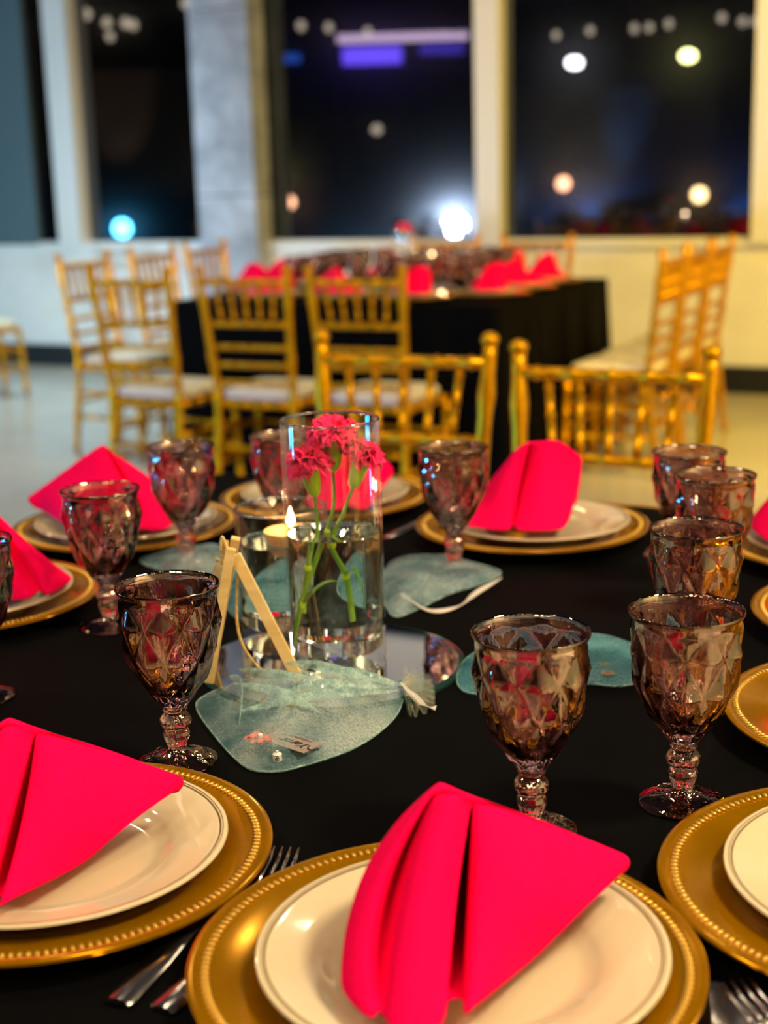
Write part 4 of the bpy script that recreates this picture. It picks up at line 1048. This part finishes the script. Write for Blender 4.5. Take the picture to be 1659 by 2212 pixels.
# ------------------------------------------------------------------ chairs (bamboo-style, gold, ivory cushions)
def ringed(m, a, b, r, nr, rb_=1.28, n=10):
    a, b = Vector(a), Vector(b); path = []; rad = []
    path.append(a); rad.append(r)
    for k in range(nr):
        t = (k + 0.5) / nr
        for dt, rr in ((-0.010, 1.0), (-0.004, rb_), (0.004, rb_), (0.010, 1.0)):
            path.append(a.lerp(b, min(1, max(0, t + dt * 1.2)))); rad.append(r * rr)
    path.append(b); rad.append(r)
    return m.tube(path, rad, n)
def chair_meshes():
    D = {}
    parts = []
    W0, W1, W2 = 0.172, 0.166, 0.190       # half width at floor, seat, top
    BY0, BY1, BY2 = -0.225, -0.180, -0.235  # depth at floor, seat, top (chair looks to +y)
    ZS, ZTOP = 0.42, 0.925
    for s in (-1, 1):
        m = MB()
        path = []; rad = []
        pts = [Vector((s * W0, BY0, 0)), Vector((s * W1, BY1, ZS)), Vector((s * (W1 + 0.006), BY1 - 0.012, 0.56)), Vector((s * W2, BY2, ZTOP))]
        q = bez(pts, 9)
        for i, p in enumerate(q):
            path.append(p); rad.append(0.0152 if i % 5 != 4 else 0.0192)
        m.tube(path, rad, 12)
        fi = MB(); fi.lathe([(0.0105, 0.0), (0.0185, 0.004), (0.0195, 0.012), (0.0165, 0.020), (0.008, 0.025), (0.001, 0.0262)], 14, (s * W2, BY2, ZTOP - 0.002))
        parts.append(('leg', m.mesh('rear_post', M['gold_chair']), ('finial', fi.mesh('finial', M['gold_chair']))))
        m = MB(); ringed(m, (s * 0.192, 0.180, 0), (s * 0.186, 0.165, ZS), 0.0150, 4)
        parts.append(('leg', m.mesh('front_leg', M['gold_chair'])))
    def at(z):
        t = max(0, (z - ZS) / (ZTOP - ZS)); return W1 + (W2 - W1) * (t ** 1.2), BY1 + (BY2 - BY1) * (t ** 1.15)
    def rail(name, z, r):
        w, y = at(z); m = MB(); ringed(m, (-w, y, z), (w, y, z), r, 5, 1.22)
        parts.append((name, m.mesh(name, M['gold_chair'])))
    rail('top_rail', 0.885, 0.0130)
    rail('middle_rail', 0.725, 0.0115)
    rail('ladder_rail', 0.635, 0.0100); rail('ladder_rail', 0.565, 0.0100); rail('ladder_rail', 0.495, 0.0100)
    w1, y1 = at(0.885); w0, y0 = at(0.725)
    for k in range(5):
        f = (k - 2) / 3.0
        m = MB(); ringed(m, (f * w0 * 0.92, y0, 0.725), (f * w1 * 1.02, y1, 0.885), 0.0085, 3, 1.35, 9)
        parts.append(('spindle', m.mesh('spindle', M['gold_chair'])))
    m = MB()
    for s in (-1, 1): ringed(m, (s * W1, BY1, ZS - 0.01), (s * 0.186, 0.165, ZS - 0.01), 0.0145, 4)
    ringed(m, (-W1, BY1, ZS - 0.01), (W1, BY1, ZS - 0.01), 0.0145, 4); ringed(m, (-0.186, 0.165, ZS - 0.01), (0.186, 0.165, ZS - 0.01), 0.0145, 4)
    m.box((0, -0.006, ZS - 0.004), (0.335, 0.34, 0.012))
    parts.append(('seat', m.mesh('seat_frame', M['gold_chair'])))
    for (a, b, z) in (((-0.190, 0.172), (0.190, 0.172), 0.20), ((-0.190, 0.172), (0.190, 0.172), 0.28), ((-0.170, -0.20), (0.170, -0.20), 0.24), ((-0.171, -0.20), (-0.190, 0.172), 0.17), ((0.171, -0.20), (0.190, 0.172), 0.17), ((-0.171, -0.20), (-0.190, 0.172), 0.29), ((0.171, -0.20), (0.190, 0.172), 0.29)):
        m = MB(); ringed(m, (a[0], a[1], z), (b[0], b[1], z), 0.0095, 3)
        parts.append(('stretcher', m.mesh('stretcher', M['gold_chair'])))
    # cushion: rounded pad
    v = []; f = []; n = 48; prof = [(0.0, 0.0), (0.93, 0.0), (1.0, 0.012), (1.0, 0.026), (0.95, 0.038), (0.80, 0.046), (0.5, 0.050), (0.0, 0.051)]
    for (q, z) in prof[1:-1]:
        for k in range(n):
            a = 2 * pi * k / n; ca, sa = cos(a), sin(a); e = 0.32
            x = (abs(ca) ** e) * (1 if ca > 0 else -1); y = (abs(sa) ** e) * (1 if sa > 0 else -1)
            wd = 0.182 if y > 0 else 0.166
            wd = 0.174 + 0.010 * y
            v.append((x * wd * q, y * 0.178 * q - 0.004, ZS + z + 0.004))
    m_ = len(prof) - 2
    for j in range(m_ - 1):
        for k in range(n): f.append((j * n + k, j * n + (k + 1) % n, (j + 1) * n + (k + 1) % n, (j + 1) * n + k))
    f.append(tuple(reversed(range(n)))); f.append(tuple(range((m_ - 1) * n, m_ * n)))
    parts.append(('cushion', MB().add(v, f).mesh('cushion', M['cushion'], True, 50)))
    return parts
CH = chair_meshes()
def chair(label, bx, by, rz, group, s=1.0):
    """bx, by: foot of the back; rz: turn (0 looks to +y)"""
    d = Vector((-sin(rz), cos(rz)))
    p = Vector((bx, by)) + d * 0.235
    t = thing('banquet_chair', label, 'chair', (p.x, p.y, 0), rz, group)
    for it in CH:
        o = link(it[0], it[1], t)
        if len(it) > 2: link(it[2][0], it[2][1], o)
    return t
GN = 'gold chairs at the near table'; GF = 'gold chairs round the far table'
chair('bright gold bamboo-style chair directly behind the flower vase, at the near table', -1.290, 2.715, pi + radians(4), GN)
chair('bright gold bamboo-style chair at right, at the near table', -0.806, 2.615, pi + radians(-1), GN)
chair('gold chair with ivory cushion, leftmost on the near side of the far table', -3.36, 4.60, radians(-3), GF)
chair('gold chair with ivory cushion, middle one on the near side of the far table', -2.89, 4.675, radians(2), GF)
chair('gold chair, rightmost on the near side of the far table, behind a near chair', -2.425, 4.70, radians(2), GF)
chair('gold chair seen side-on right of the far table, nearest of three', -1.56, 5.91, pi / 2, GF)
chair('gold chair seen side-on at right of the far table, middle of three', -1.56, 6.34, pi / 2, GF)
chair('gold chair seen side-on at right of the far table, farthest of three', -1.56, 6.77, pi / 2, GF)
chair('pale gold chair at far left before the white wall, left of the far table', -4.40, 5.67, -pi / 2, GF)
chair('pale gold chair at the left of the far table, second from the far left', -4.40, 6.24, -pi / 2, GF)
chair('pale gold chair at the left of the far table, in front of the stone column', -4.40, 6.74, -pi / 2, GF)
chair('gold chair on the window side of the far table, right one', -2.64, 7.22, pi, GF)
chair('gold chair on the window side of the far table, left one under the bright flare', -3.17, 7.22, pi, GF)
chair('gold chair at the left edge of the frame, only one foot showing', -6.22, 6.62, radians(-30), None)

# ------------------------------------------------------------------ far table settings
FT = (-2.83, 5.93); FX, FY = 1.50, 1.42
sides = [('front', 0, -1), ('right', 1, 0), ('window', 0, 1), ('left', -1, 0)]
ordn = {'front': ['left', 'middle', 'right'], 'window': ['left', 'middle', 'right'], 'right': ['nearest', 'middle', 'farthest'], 'left': ['nearest', 'middle', 'farthest']}
def far_spot(sx, sy, k):
    o = (k - 1) * 0.334
    return (FT[0] + sx * (FX / 2 - 0.165), FT[1] + o) if sx else (FT[0] + o, FT[1] + sy * (FY / 2 - 0.165))
spots = [far_spot(sx, sy, k) for (_, sx, sy) in sides for k in range(3)]
gk = 0; placed = []
for (sd, sx, sy) in sides:
    for k in range(3):
        p = far_spot(sx, sy, k); tx = (0, 1) if sx else (1, 0)
        w = ordn[sd][k]
        place = 'on the %s side of the far table' % sd
        charger('gold charger plate, %s %s' % (w, place), p, 0, 'gold chargers on the far table')
        plate('cream dinner plate, %s %s' % (w, place), p, 'cream plates on the far table')
        ang = {'front': 0.0, 'right': 0.5, 'window': 0.2, 'left': -0.4}[sd] + 0.3 * (k - 1)
        napkin('small pink napkin tent, %s %s' % (w, place), (nD, nF, nD)[k], p, ang, 'pink napkins on the far table')
        for j, (a, b) in enumerate(((0.09, 0.205), (-0.05, 0.225))):
            want = Vector((p[0] - sx * b + tx[0] * a, p[1] - sy * b + tx[1] * a)); best = None
            for ri in range(0, 16):
                for ai in range(16):
                    g_ = want + Vector((cos(ai * pi / 8), sin(ai * pi / 8))) * 0.02 * ri
                    if all((g_ - o_).length > 0.099 for o_ in placed) and all((g_ - Vector(c_)).length > 0.202 for c_ in spots) and (g_ - Vector((FT[0] + 0.09, FT[1] + 0.02))).length > 0.19:
                        best = g_; break
                if best: break
            if best is None: continue
            gp = best; placed.append(gp)
            goblet('amethyst goblet, %s of the pair at the %s setting, %s side of far table' % (('first', 'second')[j], w, sd), gp, 0.2 * gk, 'goblets on the far table'); gk += 1
FT = (FT[0] + 0.09, FT[1] + 0.02)
mt2 = thing('round_mirror', 'round mirror under the far table centrepiece', 'mirror', (FT[0], FT[1], ZT))
MB().lathe([(0.001, 0.0042), (0.134, 0.0042)], 64, cap0=False, cap1=False).build('mirror_face', M['mirror'], mt2, smooth=False, fix=False)
MB().lathe([(0.134, 0.0042), (0.1405, 0.0026), (0.1405, 0.0), (0.001, 0.0)], 64, cap0=False, cap1=False).build('bevelled_edge', M['mirror_edge'], mt2)
P1 = (FT[0] + 0.055, FT[1] + 0.02); P2 = (FT[0] - 0.065, FT[1] - 0.015)
vase('tall glass cylinder vase with a carnation on the far table', P2, 0.257, 0.148)
vase('shorter glass cylinder vase with a lit candle on the far table', P1, 0.144, 0.116)
candle(P1, ZM + 0.118, 'peach floating candle burning on the far table', 1.0, 0.35)
fc = thing('carnation', 'single pink carnation standing in the far table vase', 'flower', (P2[0], P2[1], ZM))
rnd = random.Random(6)
for (n, tilt, ls, up) in [(7, 70, 1.1, 0.0), (7, 45, 1.0, 0.003), (5, 20, 0.9, 0.005)]:
    for i in range(n):
        o = link('petal', PETALS[rnd.randrange(4)], fc)
        o.matrix_local = Matrix.Translation((0, 0, 0.262 + up)) @ (Matrix.Rotation(2 * pi * i / n + up * 300, 3, 'Z') @ Matrix.Rotation(radians(90 - tilt), 3, 'X') * ls * 1.3).to_4x4()
MB().lathe([(0.0024, 0.230), (0.006, 0.236), (0.008, 0.262), (0.006, 0.264)], 12).build('calyx', M['calyx'], fc)
MB().tube([(0.02, 0.01, 0.016), (0.006, 0.003, 0.14), (0, 0, 0.235)], 0.0022, 8).build('stem', M['stem'], fc)
for k, (dx, dy, mt_) in enumerate(((0.19, -0.17, 'organza_pale'), (-0.20, -0.16, 'organza_blue'), (0.02, -0.22, 'organza_blue'))):
    out_ = [(FT[0] + dx + 0.085 * cos(2 * pi * i / 10) * (1 + 0.15 * sin(3 * i)), FT[1] + dy + 0.05 * sin(2 * pi * i / 10) * (1 + 0.15 * cos(2 * i))) for i in range(10)]
    bag(('pale sheer favour bag right of the far vases', 'blue sheer favour bag left of the far vases', 'blue sheer favour bag in front of the far vases')[k], out_, 0.03, M[mt_], 'sheer favour bags on the far table', 20 + k, None)
